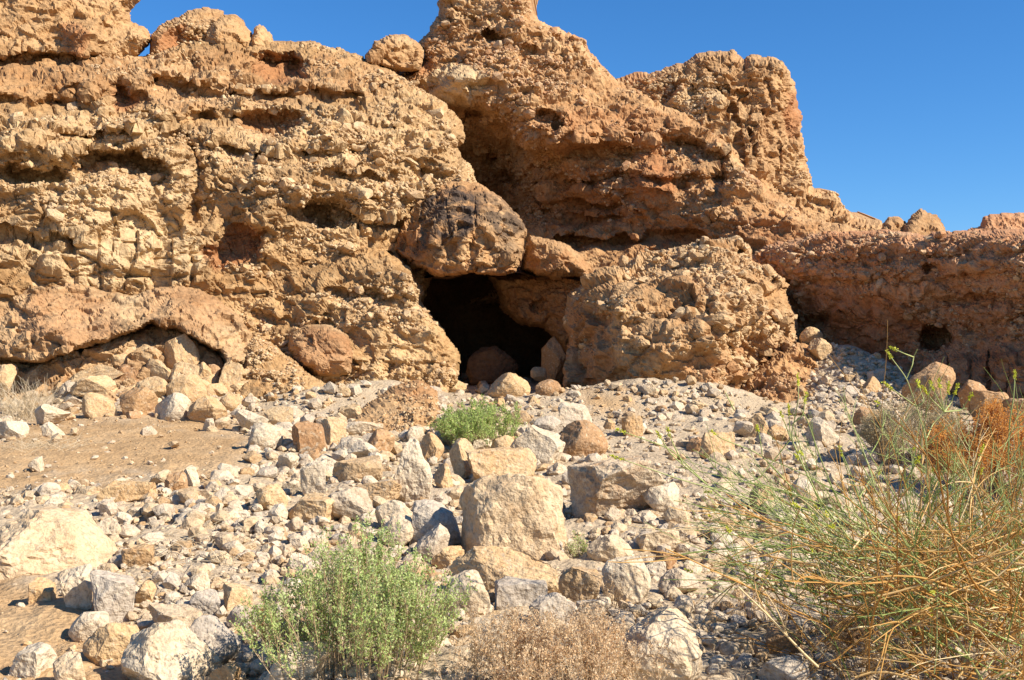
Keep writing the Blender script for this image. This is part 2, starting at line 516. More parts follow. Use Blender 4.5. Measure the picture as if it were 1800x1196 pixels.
def mass(name, poly, ctrl, mat, step=2.6, edge_w=45, edge_d=1.0, rough=5.0, feats=(), cong=1.0, big=0.16, strata=0.05,
         cream=(), dark=(), red=(), smooth=(), thick=3.0, seed=1, clast=(0.5, 0.24, 0.12, 0.065), flat=True, shift=0.0, cg_lo=0.12, columns=None, crack=0.0,
         label=None, cat=None, kind=None, group=None):
    poly = [(float(a), float(b)) for a, b in poly]
    us = [a for a, b in poly]; vs = [b for a, b in poly]
    gu = np.arange(min(us) - 8, max(us) + 8, step); gv = np.arange(min(vs) - 8, max(vs) + 8, step)
    U, V = np.meshgrid(gu, gv)
    shp = U.shape
    u, v = U.ravel(), V.ravel()
    q2 = np.stack([u, v, np.zeros_like(u)], -1)
    sd = poly_sd(u, v, poly)
    sd = sd + rough * fbm(q2 / 26.0, 4, seed * 11 + 1, 0.6) + 2.2 * fbm(q2 / 7.0, 2, seed * 11 + 9, 0.6)
    G0 = sd.reshape(shp)
    kk = G0 > 0
    cell = kk[:-1, :-1] & kk[:-1, 1:] & kk[1:, 1:] & kk[1:, :-1]
    used = np.zeros(shp, bool); full = np.ones(shp, bool)
    for a, b in ((slice(None, -1), slice(None, -1)), (slice(None, -1), slice(1, None)), (slice(1, None), slice(1, None)), (slice(1, None), slice(None, -1))):
        used[a, b] |= cell
        full[a, b] &= cell
    rim = (used & ~full).ravel()
    gv_, gu_ = np.gradient(G0, step)
    g2 = (gu_ ** 2 + gv_ ** 2).ravel() + 1e-6
    mv = np.where(rim, -np.clip(sd, 0, 3.0) / g2, 0)
    mu_ = np.clip(mv * gu_.ravel(), -1.6, 1.6); mv_ = np.clip(mv * gv_.ravel(), -1.6, 1.6)
    u = u + mu_; v = v + mv_
    sd = np.where(rim, 0.0, sd)
    wu = u + 15 * fbm(q2 / 26.0, 4, seed * 11 + 2, 0.6); wv = v + 12 * fbm(q2 / 26.0, 3, seed * 11 + 3)
    d = tps(ctrl)(u, v) - shift * np.clip(1 - u / 800.0, 0, 1.2)
    for f in feats:
        if f[0] == 'H':
            _, a, b, ru, rv, dep, k = f
            r2 = ((wu - a) / ru) ** 2 + ((wv - b) / rv) ** 2
            d = d + dep * np.exp(-r2 ** (k / 2))
        elif f[0] == 'L':
            _, pts, dep, hgt = f
            pu = np.array([a for a, b in pts]); pv = np.array([b for a, b in pts])
            t = (wv - np.interp(wu, pu, pv)) / hgt
            tap = sstep(pu[0], pu[0] + 25, wu) * sstep(pu[-1], pu[-1] - 25, wu)
            d = d + dep * tap * sstep(-0.08, 0.28, t) * (1 - sstep(0.35, 1.0, t))
        else:
            _, pts, w, dep = f
            d = d + dep * np.exp(-(line_dist(u + 3 * fbm(q2 / 9.0, 2, seed * 11 + 4), v, pts) / w) ** 2)
    s = np.clip(sd / edge_w, 0, 1)
    d = d + edge_d * (0.55 * (1 - s) ** 2.2 + 0.45 * (1 - np.sqrt(np.clip(1 - (1 - s) ** 2, 0, 1))))
    p = P(u, v, d)
    G = p.reshape(shp + (3,))
    du = np.gradient(G, axis=1); dv = np.gradient(G, axis=0)
    nrm = np.cross(du, dv).reshape(-1, 3)
    nrm /= np.linalg.norm(nrm, axis=1)[:, None] + 1e-9
    away = (nrm * (p - np.array([0, 0, EYE]))).sum(1) > 0
    nrm[away] *= -1
    view = np.array([0, 0, EYE]) - p
    view /= np.linalg.norm(view, axis=1)[:, None]
    nrm = nrm * 0.55 + view * 0.45
    nrm /= np.linalg.norm(nrm, axis=1)[:, None]
    pix = (step / F * d)
    stretch = np.maximum(np.linalg.norm(du, axis=2).ravel(), np.linalg.norm(dv, axis=2).ravel()) / pix
    fine = np.clip(1.6 / stretch, 0.06, 1.0)
    keep = sd > 0
    # masks, drawn as soft colour patches; some red ones paint shade into the rock
    def mask(lst):
        m = np.zeros_like(u)
        for (a, b, ru, rv, amt) in lst:
            r = np.sqrt(((wu - a) / ru) ** 2 + ((wv - b) / rv) ** 2)
            m = np.maximum(m, amt * sstep(1.15, 0.8, r))
        return m
    m_cream, m_dark, m_red, m_sm = mask(cream), mask(dark), mask(red), mask(smooth)
    idx = np.where(keep)[0]
    idx = np.where(used.ravel())[0]
    pp, nn = p[idx], nrm[idx]
    cg = cong * (1 - m_sm[idx])
    cg = cg * np.clip(0.62 + 2.0 * fbm(pp * np.array([0.55, 0.55, 1.5]), 3, seed * 7 + 40, 0.6), cg_lo, 1.0)
    sm = 1 - cg
    fi = fine[idx]
    disp = 0.6 * big * fbm(pp * 0.9, 4, seed * 7 + 1, 0.55)
    wp = pp + 0.12 * np.stack([fbm(pp * 1.7, 3, 300 + k) for k in range(3)], -1)
    fa, gap, _ = facets(wp * np.array([1.1, 1.1, 1.7]), seed * 7 + 31)
    disp = disp + big * 0.75 * fa * (0.35 + 0.65 * fi)
    fb, gap, _ = facets(wp * np.array([3.0, 3.0, 4.6]), seed * 7 + 32)
    disp = disp + 0.13 * fb * fi
    zz = pp[:, 2] * 3.2 + 0.9 * fbm(pp * 0.5, 3, seed * 7 + 2)
    disp = disp + strata * (0.35 + 0.65 * cg) * fbm(np.stack([zz * 0 + pp[:, 0] * 0.35, pp[:, 1] * 0.35, zz], -1) * 1.3, 3, seed * 7 + 3, 0.65)
    disp = disp + fi * cg * (0.05 * fbm(pp * 3.4, 5, seed * 7 + 4, 0.66) - 0.30 * np.clip(fbm(pp * 2.1, 4, seed * 7 + 6, 0.68) - 0.12, 0, 1))
    disp = disp + sm * (0.02 * fbm(pp * 2.6, 5, seed * 7 + 5, 0.65) + 0.025 * fbm(pp * 1.5, 4, seed * 7 + 8, 0.55, True))
    fc, gap, _ = facets(wp * 9.0, seed * 7 + 33)
    disp = disp + (0.018 + 0.014 * cg) * fc * fi
    tone = np.zeros(len(idx))
    for k, sz in enumerate(clast):
        hh, cid = chips(pp / sz * np.array([0.85, 0.85, 1.3]), seed * 5 + k)
        disp = disp + cg * hh * sz * (0.6 if sz > 0.4 else 1.0) * fi
        tone = np.maximum(tone, np.where(hh > 0.05, cg * np.mod(cid * 31.7, 1), 0))
    if crack > 0:
        f1, f2, cid = worley((pp + 0.08 * fbm(pp * 2.5, 3, 61)[:, None]) * np.array([2.0, 2.0, 2.4]), seed + 50)
        disp = disp - sm * crack * (1 - sstep(0.0, 0.07, f2 - f1)) + sm * crack * 0.6 * (cid - 0.5)
    if columns is not None:
        cm = mask(columns)[idx]
        xc = pp[:, 0] * 3.1 + 0.9 * fbm(pp * np.array([1.5, 1.5, 0.5]), 3, 62)
        ci = np.floor(xc); fx = xc - ci
        z0 = hash3(ci, ci * 0, ci * 0, 5)
        zc = pp[:, 2] * (0.6 + 0.9 * hash3(ci, ci * 0 + 3, ci * 0, 6)) + z0 * 3 + 0.2 * fbm(pp * 2, 2, 63)
        cj = np.floor(zc); fz = zc - cj
        bid = hash3(ci, cj, ci * 0, 9)
        edge = np.minimum(np.minimum(fx, 1 - fx) / 3.1, np.minimum(fz, 1 - fz) / 2.0)
        disp = disp + cm * (-0.10 * (1 - sstep(0.0, 0.035, edge)) * (0.4 + 0.6 * hash3(ci, cj, ci * 0 + 1, 4)) + 0.24 * (bid - 0.5) * sstep(0.0, 0.05, edge) + 0.10 * (fx - 0.5) * (hash3(ci, cj, ci * 0 + 2, 4) - 0.5) * 2 * sstep(0.0, 0.05, edge))
    fade = sstep(0.0, 12.0, sd[idx]) * 0.85 + 0.15
    vw = pp + nn * (disp * fade)[:, None]
    remap = np.full(len(u), -1); remap[idx] = np.arange(len(idx))
    grid = np.arange(len(u)).reshape(shp)
    q = np.stack([grid[:-1, :-1], grid[1:, :-1], grid[1:, 1:], grid[:-1, 1:]], -1)[cell]
    q = remap[q]
    # close the rim backwards so that the rock has a body
    e = np.concatenate([q[:, [0, 1]], q[:, [1, 2]], q[:, [2, 3]], q[:, [3, 0]]])
    key = np.sort(e, 1)
    kk2 = key[:, 0].astype(np.int64) * (len(idx) + 1) + key[:, 1]
    uq, inv, cnt = np.unique(kk2, return_inverse=True, return_counts=True)
    be = e[cnt[inv] == 1]
    bv = np.unique(be)
    cen = vw.mean(0)
    back = vw[bv] * np.array([1, 1, 1.0])
    ray = back - np.array([0, 0, EYE])
    back = back + ray / ray[:, 1:2] * thick + (cen - back) * np.array([0.14, 0, 0.14])
    bm_ = np.full(len(idx), -1); bm_[bv] = len(idx) + np.arange(len(bv))
    sk = np.stack([be[:, 1], be[:, 0], bm_[be[:, 0]], bm_[be[:, 1]]], -1)
    verts = np.concatenate([vw, back])
    def ext(a):
        return np.concatenate([a[idx] if len(a) == len(u) else a, (a[idx] if len(a) == len(u) else a)[bv]])
    att = {'tone': ext(tone), 'cream': ext(m_cream), 'dark': ext(m_dark), 'red': ext(m_red)}
    me = new_mesh(name, verts, [q, sk], flat is False, att)
    o = link(name, me, mat, label=label, cat=cat, kind=kind, group=group)
    MASS[name] = dict(obj=o, p=vw, n=nn, cg=cg, sd=sd[idx], u=u[idx], v=v[idx])
    return o

# the smooth tan wall at the top left
mass('cliff_upper_left', [(-90, -70), (262, -70), (252, -10), (232, 18), (229, 36), (262, 50), (268, 70), (245, 98), (205, 118), (120, 122), (-90, 125)],
     [(0, 0, 23.4), (200, 0, 23.6), (0, 100, 22.6), (220, 90, 22.9), (100, -60, 23.8)], M['upper'], cong=0.12, big=0.2, crack=0.035, rough=5, edge_w=30, edge_d=1.2,
     feats=[H(150, 75, 36, 42, -0.55, 4), H(60, 112, 95, 16, 0.7, 4), H(250, 62, 25, 18, -0.2)], red=[(130, 70, 26, 36, 0.8)], strata=0.04, seed=2, shift=2.4,  # red patch paints the shade on the block's left side
     kind='structure', label='smooth tan limestone wall above the buff conglomerate slope')

# the big buff conglomerate face left of the cave
mass('cliff_left', [(-90, 90), (100, 84), (250, 96), (285, 84), (350, 66), (470, 68), (560, 76), (605, 84), (640, 100), (690, 128), (770, 170), (812, 214), (819, 245), (802, 262), (834, 294), (840, 322), (806, 420), (768, 476), (742, 540), (725, 720), (-90, 740)],
     [(0, 95, 22.3), (200, 100, 22.4), (300, 80, 23.0), (480, 75, 23.4), (640, 105, 23.4), (0, 150, 20.9), (300, 150, 21.3), (600, 160, 21.6),
      (0, 220, 19.9), (300, 220, 20.3), (600, 220, 20.5), (800, 240, 20.9), (0, 330, 19.4), (300, 330, 19.4), (600, 330, 19.7), (800, 340, 20.3),
      (0, 480, 18.9), (300, 480, 19.1), (600, 480, 19.6), (760, 480, 20.2), (0, 700, 18.6), (400, 700, 18.9), (780, 700, 19.9)],
     M['left'], rough=7, edge_w=22, edge_d=1.3, big=0.34, strata=0.12, seed=3, shift=2.0,
     feats=[H(498, 116, 46, 24, 1.2, 5), H(580, 95, 30, 14, 0.6, 4), H(222, 172, 28, 24, 0.7), H(470, 216, 64, 24, 1.0, 4), H(365, 208, 48, 15, 0.7), H(330, 115, 30, 14, 0.5), H(60, 112, 90, 18, 0.8, 3),
            LG([(110, 270), (200, 258), (300, 282)], 0.9, 62), LG([(-60, 282), (60, 296), (125, 290)], 0.8, 40), H(432, 422, 30, 26, 0.6, 2.5), H(385, 448, 30, 24, 0.45, 2.5),
            H(560, 374, 36, 15, 0.7, 4), LG([(480, 352), (600, 366), (720, 388)], 0.4, 38), H(60, 250, 95, 28, -0.45), H(230, 240, 65, 24, -0.4), H(560, 300, 150, 60, -0.3),
            H(280, 285, 40, 20, -0.2), LG([(-60, 156), (60, 172), (200, 160)], 0.5, 44), LG([(250, 132), (400, 152), (640, 158)], 0.55, 42), LG([(-60, 222), (150, 232), (330, 218)], 0.45, 32), H(350, 330, 20, 110, 0.3),
            LG([(350, 250), (480, 266), (660, 246)], 0.35, 40), H(680, 250, 60, 30, -0.2), LG([(-60, 396), (60, 406), (150, 412)], 0.35, 34), H(390, 380, 40, 50, 0.3), H(470, 380, 45, 30, -0.3), H(620, 240, 14, 60, 0.2), LG([(560, 296), (660, 306), (790, 300)], 0.3, 30),
            K([(330, 240), (352, 300), (340, 380)], 5, 0.25), K([(520, 180), (600, 215), (690, 225)], 4, 0.18), K([(100, 180), (180, 205), (260, 200)], 4, 0.2), H(740, 300, 30, 14, 0.3), H(300, 190, 26, 12, -0.3), H(140, 140, 40, 16, -0.35), H(420, 170, 40, 14, -0.3)],
     cream=[(400, 300, 500, 160, 0.18), (210, 440, 170, 70, 0.75), (180, 350, 150, 40, 0.6), (40, 430, 90, 50, 0.45), (640, 400, 120, 60, 0.2)], red=[(300, 140, 420, 50, 0.3), (432, 425, 34, 34, 1), (385, 450, 34, 26, 0.9), (498, 118, 50, 28, 0.8), (470, 216, 60, 22, 0.6), (222, 172, 28, 26, 0.7)],  # the wide red patch paints shading onto the top benches
     smooth=[(200, 450, 190, 55, 1.0), (30, 430, 80, 70, 0.8), (440, 390, 70, 40, 0.6), (560, 350, 80, 20, 0.3)], columns=[(240, 455, 150, 58, 1.0), (60, 440, 120, 40, 0.7)], crack=0.06,
     kind='structure', label='buff conglomerate cliff face left of the cave')

# skyline rocks on the left
mass('skyline_block', [(262, 100), (266, 60), (280, 45), (310, 30), (330, 18), (365, 12), (392, 22), (395, 60), (380, 95), (330, 105)],
     [(300, 50, 23.4), (370, 30, 23.9), (330, 100, 23.2), (380, 90, 23.8)], M['boulder'], cong=0.7, edge_w=22, edge_d=0.8, rough=4, big=0.12, red=[(315, 75, 42, 30, 0.9)], thick=1.2, seed=4, shift=2.0,
     feats=[H(320, 75, 35, 18, 0.35)], label='brown knobbly block on the skyline beside a smooth dome', cat='boulder')
mass('skyline_dome', [(357, 80), (362, 55), (372, 38), (392, 25), (410, 24), (428, 38), (440, 55), (452, 70), (440, 95), (370, 98)],
     [(380, 60, 23.0), (410, 35, 23.5), (440, 80, 23.2), (370, 90, 22.9)], M['upper'], cong=0.0, edge_w=30, edge_d=0.9, rough=2, big=0.08, thick=1.2, crack=0.015, seed=5, shift=2.0,
     label='smooth rounded dome rock on the skyline left of the peak', cat='boulder')
mass('skyline_tooth', [(440, 75), (446, 50), (455, 42), (465, 45), (478, 62), (484, 80), (470, 90), (445, 88)],
     [(450, 60, 23.5), (470, 60, 23.7), (460, 85, 23.4)], M['upper'], cong=0.0, edge_w=14, edge_d=0.5, rough=2, big=0.05, thick=0.7, seed=6, shift=2.0,
     label='small pointed rock on the skyline right of the dome', cat='rock')
mass('skyline_boulder', [(640, 112), (645, 95), (660, 74), (680, 64), (715, 62), (734, 70), (745, 90), (740, 125), (690, 128)],
     [(660, 90, 23.9), (700, 75, 24.2), (730, 110, 24.3), (660, 120, 23.7)], M['boulder'], cong=0.6, edge_w=14, edge_d=0.7, rough=5, big=0.3, thick=1.2, crack=0.05, seed=7, shift=1.0,
     label='tan boulder on the skyline at the foot of the peak', cat='boulder')

# the right tower behind
mass('cliff_tower', [(1050, 150), (1090, 137), (1150, 122), (1200, 112), (1222, 95), (1255, 90), (1290, 87), (1308, 100), (1340, 100), (1375, 105), (1388, 130), (1400, 155), (1405, 182), (1410, 212), (1412, 245), (1421, 290), (1427, 325), (1450, 338), (1470, 337), (1482, 360), (1505, 382), (1550, 388), (1580, 420), (1560, 450), (1400, 460), (1200, 380), (1120, 260)],
     [(1100, 150, 26.2), (1250, 110, 25.8), (1360, 120, 25.6), (1300, 200, 24.9), (1390, 220, 25.6), (1250, 260, 24.4), (1400, 320, 25.0), (1200, 190, 25.2), (1320, 330, 23.8), (1450, 380, 24.0), (1540, 410, 23.4), (1330, 420, 22.8), (1360, 260, 24.7)],
     M['tower'], cong=0.4, columns=[(1330, 220, 95, 130, 0.55), (1250, 150, 60, 50, 0.5)], rough=6, edge_w=16, edge_d=1.6, big=0.42, strata=0.12, seed=8, crack=0.08,
     feats=[H(1392, 205, 22, 42, 0.6, 4), K([(1352, 108), (1348, 140), (1357, 182)], 2, 0.16), K([(1318, 225), (1328, 262), (1324, 305)], 2, 0.14), K([(1362, 215), (1372, 260), (1370, 320)], 2.2, 0.16), K([(1276, 150), (1296, 215), (1306, 330)], 3.5, 0.2), K([(1245, 110), (1258, 150), (1296, 195)], 3, 0.16),
            LG([(1200, 150), (1260, 156), (1330, 170)], 0.3, 30), H(1270, 175, 40, 20, -0.25), H(1260, 318, 20, 20, 0.7, 4), H(1240, 335, 14, 12, -0.2), H(1330, 270, 26, 60, -0.2), K([(1392, 325), (1402, 362), (1399, 405)], 2.5, 0.16), LG([(1200, 370), (1300, 378), (1420, 384)], 0.5, 30)],
     cream=[(1230, 175, 50, 25, 0.4)], red=[(1395, 205, 18, 45, 0.9), (1150, 150, 60, 25, 0.7), (1300, 400, 120, 30, 0.5)], smooth=[(1330, 220, 80, 110, 0.6)],
     kind='structure', label='squared limestone tower of the cliff against the blue sky')

# the central peak with its overhang
mass('cliff_peak', [(650, 135), (700, 112), (742, 100), (735, 80), (757, 45), (772, 26), (768, -60), (940, -60), (936, 18), (946, 36), (1000, 60), (1030, 70), (1038, 92), (1052, 106), (1085, 140), (1130, 160), (1170, 180), (1230, 210), (1290, 260), (1350, 330), (1420, 385), (1500, 402), (1540, 425), (1450, 470), (1330, 500), (1100, 540), (800, 540), (770, 300), (690, 150)],
     [(850, -30, 25.6), (850, 60, 24.9), (760, 100, 25.3), (700, 125, 25.2), (1000, 90, 25.2), (800, 160, 24.3), (950, 150, 24.3), (1080, 170, 24.8), (950, 225, 23.3), (1060, 230, 23.5), (1180, 225, 24.1), (860, 225, 24.0), (800, 260, 26.4), (850, 330, 26.6), (920, 330, 25.7), (1050, 330, 24.3), (1160, 320, 23.5), (1260, 330, 22.8), (1330, 390, 22.2), (1000, 410, 24.6), (1150, 410, 23.4), (1200, 440, 22.8), (960, 450, 23.6), (860, 440, 26.0), (1300, 470, 21.4), (1450, 430, 22.0), (1000, 520, 22)],
     M['center'], rough=7, edge_w=24, edge_d=1.6, big=0.34, strata=0.16, cg_lo=0.35, seed=9, cong=0.9,
     feats=[LG([(840, 236), (900, 246), (980, 250), (1100, 246), (1200, 238), (1290, 262)], 0.8, 70), LG([(860, 300), (980, 306), (1120, 300), (1250, 312)], 0.45, 30), LG([(880, 366), (1000, 372), (1120, 380)], 0.4, 26), H(866, 280, 52, 90, 1.7, 3), H(800, 250, 40, 60, 1.0, 3), H(865, 65, 18, 9, 0.7, 4), H(985, 68, 22, 9, 0.7, 4), H(955, 205, 30, 9, 0.5, 4), H(985, 214, 14, 8, 0.4, 4), H(830, 75, 40, 20, 0.2),
            H(1150, 305, 44, 52, -0.55, 5), H(1262, 320, 22, 20, 0.9, 4), H(805, 155, 46, 34, -0.35, 4), H(830, 195, 25, 14, 0.7, 3), H(700, 105, 50, 22, 0.3), LG([(930, 350), (1020, 348), (1110, 356)], 0.35, 30), LG([(960, 412), (1060, 420), (1150, 410), (1250, 405)], 0.7, 26),
            LG([(780, 20), (860, 28), (930, 24)], 0.2, 20), LG([(890, 80), (960, 86), (1030, 84)], 0.25, 24), H(960, 100, 24, 12, -0.2), H(690, 110, 40, 20, 0.4), LG([(900, 310), (1000, 316), (1100, 310)], 0.25, 20), H(905, 340, 60, 60, 0.5)],
     cream=[(808, 150, 46, 36, 0.8), (860, 20, 60, 40, 0.25)], red=[(1150, 310, 44, 50, 0.9), (1050, 230, 160, 40, 0.45), (1000, 350, 200, 60, 0.55), (720, 110, 50, 40, 0.6), (1250, 420, 160, 40, 0.5)], smooth=[(808, 152, 44, 34, 0.9), (1150, 310, 40, 46, 0.7)],  # orange block, plus shade painted on the left side and below the overhang
     kind='structure', label='stepped conglomerate peak above the cave with a shaded overhang')

# the shaded reddish wall on the right
mass('cliff_right', [(1290, 470), (1345, 432), (1400, 418), (1450, 408), (1560, 404), (1632, 416), (1640, 410), (1700, 406), (1800, 402), (1950, 385), (2150, 300), (2480, 210), (2480, 860), (2050, 800), (1500, 790), (1400, 720), (1370, 560)],
     [(1320, 440, 21.2), (1320, 560, 20.6), (1400, 424, 20.0), (1400, 440, 19.6), (1400, 560, 20.0), (1400, 700, 19.7), (1500, 412, 19.1), (1500, 430, 18.6), (1500, 560, 19.0), (1500, 700, 18.6), (1600, 414, 18.1), (1600, 432, 17.6), (1600, 560, 18.0), (1600, 700, 17.4),
      (1700, 410, 17.0), (1700, 428, 16.6), (1700, 560, 17.0), (1700, 700, 16.3), (1800, 405, 16.0), (1800, 425, 15.6), (1800, 560, 16.0), (1800, 720, 15.3), (1950, 400, 15.0), (1950, 560, 14.4), (1950, 740, 13.9), (2200, 330, 14.0), (2200, 600, 13.4), (2200, 760, 13.0), (2460, 300, 12.6), (2460, 600, 12.0), (2460, 800, 11.6)],
     M['wall'], rough=4, cg_lo=0.45, edge_w=12, edge_d=0.9, big=0.14, strata=0.09, seed=10, cong=0.75, crack=0.03,
     feats=[H(1645, 598, 34, 24, 1.0, 5), LG([(1400, 440), (1500, 448), (1620, 440), (1700, 434), (1860, 432)], 0.14, 30), LG([(1380, 480), (1500, 490), (1620, 486), (1860, 470)], 0.12, 24), H(1640, 475, 20, 12, 0.35), H(1425, 570, 22, 18, 0.5, 4), LG([(1640, 520), (1720, 516), (1860, 512)], 0.2, 24),
            H(1760, 665, 140, 50, -0.45, 6), K([(1664, 620), (1669, 660), (1666, 700)], 2, 0.14), K([(1704, 622), (1709, 700)], 2, 0.14), K([(1738, 618), (1736, 660), (1743, 705)], 2, 0.14), K([(1776, 618), (1771, 705)], 2, 0.13), H(1740, 550, 60, 10, -0.2), H(1520, 560, 70, 50, -0.2)],
     red=[(1530, 570, 90, 60, 0.5), (1700, 560, 120, 40, 0.4)], smooth=[(1760, 660, 130, 48, 1.0), (1530, 575, 80, 50, 0.7)],
     kind='structure', label='reddish layered conglomerate wall in shade on the right')
mass('skyline_pyramid', [(1582, 420), (1590, 395), (1603, 378), (1620, 366), (1632, 374), (1650, 380), (1662, 400), (1668, 424), (1620, 432)],
     [(1600, 400, 21.0), (1640, 390, 21.4), (1620, 420, 20.8)], M['boulder'], cong=0.2, edge_w=14, edge_d=0.7, rough=2, big=0.06, thick=1.0, seed=11, crack=0.02,
     label='grey-brown pyramid rock on the skyline above the red wall', cat='rock')
mass('skyline_hump_rock', [(1545, 418), (1552, 392), (1562, 382), (1580, 380), (1592, 390), (1598, 415), (1570, 425)],
     [(1560, 400, 21.4), (1580, 390, 21.7), (1570, 415, 21.2)], M['boulder'], cong=0.3, edge_w=12, edge_d=0.5, rough=2, big=0.06, thick=0.9, seed=12,
     label='low rounded knob left of the pyramid rock on the skyline', cat='rock')
mass('far_ridge', [(1660, 430), (1690, 405), (1722, 398), (1728, 380), (1760, 374), (1800, 372), (1950, 355), (1950, 440)],
     [(1700, 410, 25), (1800, 390, 25.4), (1900, 400, 25.2)], M['wall'], cong=0.6, edge_w=14, edge_d=0.9, rough=4, big=0.15, thick=2.0, strata=0.1, seed=13,
     kind='structure', label='brown ridge crest beyond the right wall')

# rocks round the cave mouth
mass('conglomerate_buttress', [(380, 520), (396, 460), (440, 432), (520, 418), (600, 420), (645, 426), (700, 452), (728, 478), (744, 510), (738, 532), (764, 560), (786, 590), (806, 612), (812, 640), (804, 672), (780, 700), (600, 700), (470, 640), (410, 580)],
     [(420, 480, 19.2), (420, 560, 18.7), (520, 430, 19.4), (520, 520, 18.6), (620, 440, 19.2), (620, 540, 18.2), (620, 660, 18.0), (720, 490, 18.7), (720, 600, 18.1), (790, 630, 18.3), (760, 680, 17.9), (500, 640, 18.3)],
     M['left'], edge_w=24, edge_d=1.2, rough=6, cg_lo=0.35, big=0.24, strata=0.07, seed=14, shift=1.0, thick=1.6,
     feats=[LG([(560, 500), (660, 512), (748, 520)], 0.35, 34), H(705, 545, 30, 14, 0.25), LG([(430, 545), (520, 560), (600, 556)], 0.2, 30), H(690, 490, 50, 20, -0.2), H(620, 600, 30, 20, 0.2)], cream=[(700, 560, 90, 70, 0.25)],
     label='bulging buff conglomerate buttress left of the cave mouth', cat='rock mass')
mass('cave_lintel_rock', [(688, 440), (700, 400), (706, 378), (735, 346), (760, 335), (790, 317), (820, 318), (842, 322), (880, 346), (905, 372), (920, 392), (930, 408), (920, 432), (916, 464), (905, 480), (870, 486), (830, 479), (800, 486), (765, 488), (742, 472), (715, 462)],
     [(705, 425, 19.5), (755, 345, 19.9), (840, 328, 20.0), (760, 395, 19.0), (840, 392, 18.8), (905, 398, 19.1), (765, 475, 18.95), (840, 472, 18.75), (905, 462, 19.0), (924, 415, 19.5), (735, 440, 19.1)],
     M['cap'], cong=0.05, edge_w=8, edge_d=0.5, rough=4, big=0.2, strata=0.02, thick=1.8, seed=15, crack=0.02,
     feats=[K([(838, 340), (834, 372), (838, 402), (829, 430), (832, 478)], 1.8, 0.10), K([(796, 328), (784, 362), (790, 412)], 1.8, 0.07), LG([(770, 410), (830, 414), (900, 412)], 0.14, 60), H(765, 450, 24, 26, -0.15, 4), H(812, 446, 14, 22, -0.12, 5), H(850, 448, 14, 22, -0.12, 5), H(888, 446, 18, 24, -0.14, 5), K([(748, 350), (732, 392), (736, 430), (726, 460)], 1.8, 0.07)],
     dark=[(790, 375, 62, 42, 1.0), (890, 390, 40, 28, 0.85), (760, 430, 26, 30, 0.6), (850, 365, 60, 34, 0.6), (890, 440, 24, 26, 0.45)], red=[(720, 430, 36, 36, 0.6), (830, 478, 90, 12, 0.6), (850, 350, 50, 20, 0.25)],
     label='dark varnished block forming the lintel of the cave', cat='boulder')
mass('wedged_block', [(914, 476), (922, 440), (932, 416), (962, 420), (1000, 432), (1020, 448), (1042, 472), (1036, 494), (1010, 488), (980, 492), (945, 488)],
     [(930, 450, 19.9), (980, 450, 19.5), (1025, 475, 19.6), (960, 485, 19.5)], M['boulder'], cong=0.5, edge_w=20, edge_d=0.8, rough=3, big=0.08, thick=1.6, seed=16, crack=0.02, red=[(980, 470, 60, 25, 0.4)],
     label='brown block wedged between the dark lintel and the right boulder', cat='boulder')
mass('conglomerate_boulder', [(1080, 470), (1135, 444), (1230, 426), (1300, 418), (1328, 438), (1324, 456), (1356, 470), (1386, 500), (1380, 516), (1400, 552), (1400, 585), (1378, 625), (1330, 668), (1292, 700), (1276, 716), (1230, 706), (1080, 700), (1010, 704), (996, 660), (1000, 600), (988, 560), (998, 520), (1032, 490)],
     [(1000, 540, 18.6), (1000, 680, 18.2), (1040, 500, 18.3), (1050, 560, 17.5), (1050, 690, 17.2), (1085, 545, 16.8), (1085, 690, 16.5), (1180, 545, 16.6), (1180, 690, 16.2), (1268, 540, 16.5), (1268, 700, 16.0), (1180, 470, 17.9), (1110, 475, 18.2), (1240, 440, 18.4),
      (1310, 430, 18.5), (1300, 560, 16.9), (1390, 560, 18.2), (1340, 490, 17.9), (1320, 660, 17.3), (1380, 620, 18.2)],
     M['boulder'], edge_w=14, edge_d=0.8, rough=5, big=0.46, strata=0.08, seed=17, thick=1.8, cg_lo=0.3,
     feats=[LG([(1300, 456), (1330, 460), (1390, 500)], 0.3, 24), H(1305, 455, 20, 12, 0.3), H(1345, 640, 60, 36, 0.45, 4), LG([(1090, 560), (1180, 552), (1260, 556)], 0.2, 30), H(1080, 530, 60, 30, -0.15), H(1180, 500, 60, 30, -0.15), K([(1284, 540), (1280, 620), (1284, 710)], 7, 0.25), H(1210, 560, 40, 22, 0.15)],
     red=[(1030, 610, 50, 80, 0.55), (1240, 660, 60, 40, 0.4), (1340, 640, 60, 50, 0.5)],  # red paints shade into the left face and the lower right flank
     label='huge conglomerate boulder right of the cave mouth', cat='boulder')
mass('leaning_boulder', [(1292, 702), (1308, 660), (1355, 626), (1400, 600), (1438, 608), (1450, 640), (1466, 680), (1452, 726), (1390, 742), (1330, 735), (1302, 722)],
     [(1320, 690, 16.9), (1390, 640, 17.1), (1430, 680, 16.8), (1380, 710, 16.4), (1440, 625, 17.4)], M['center'], cong=0.75, cg_lo=0.5, edge_w=16, edge_d=0.8, rough=4, big=0.24, thick=1.5, seed=18,
     label='reddish boulder in shade under the right flank of the huge boulder', cat='boulder')
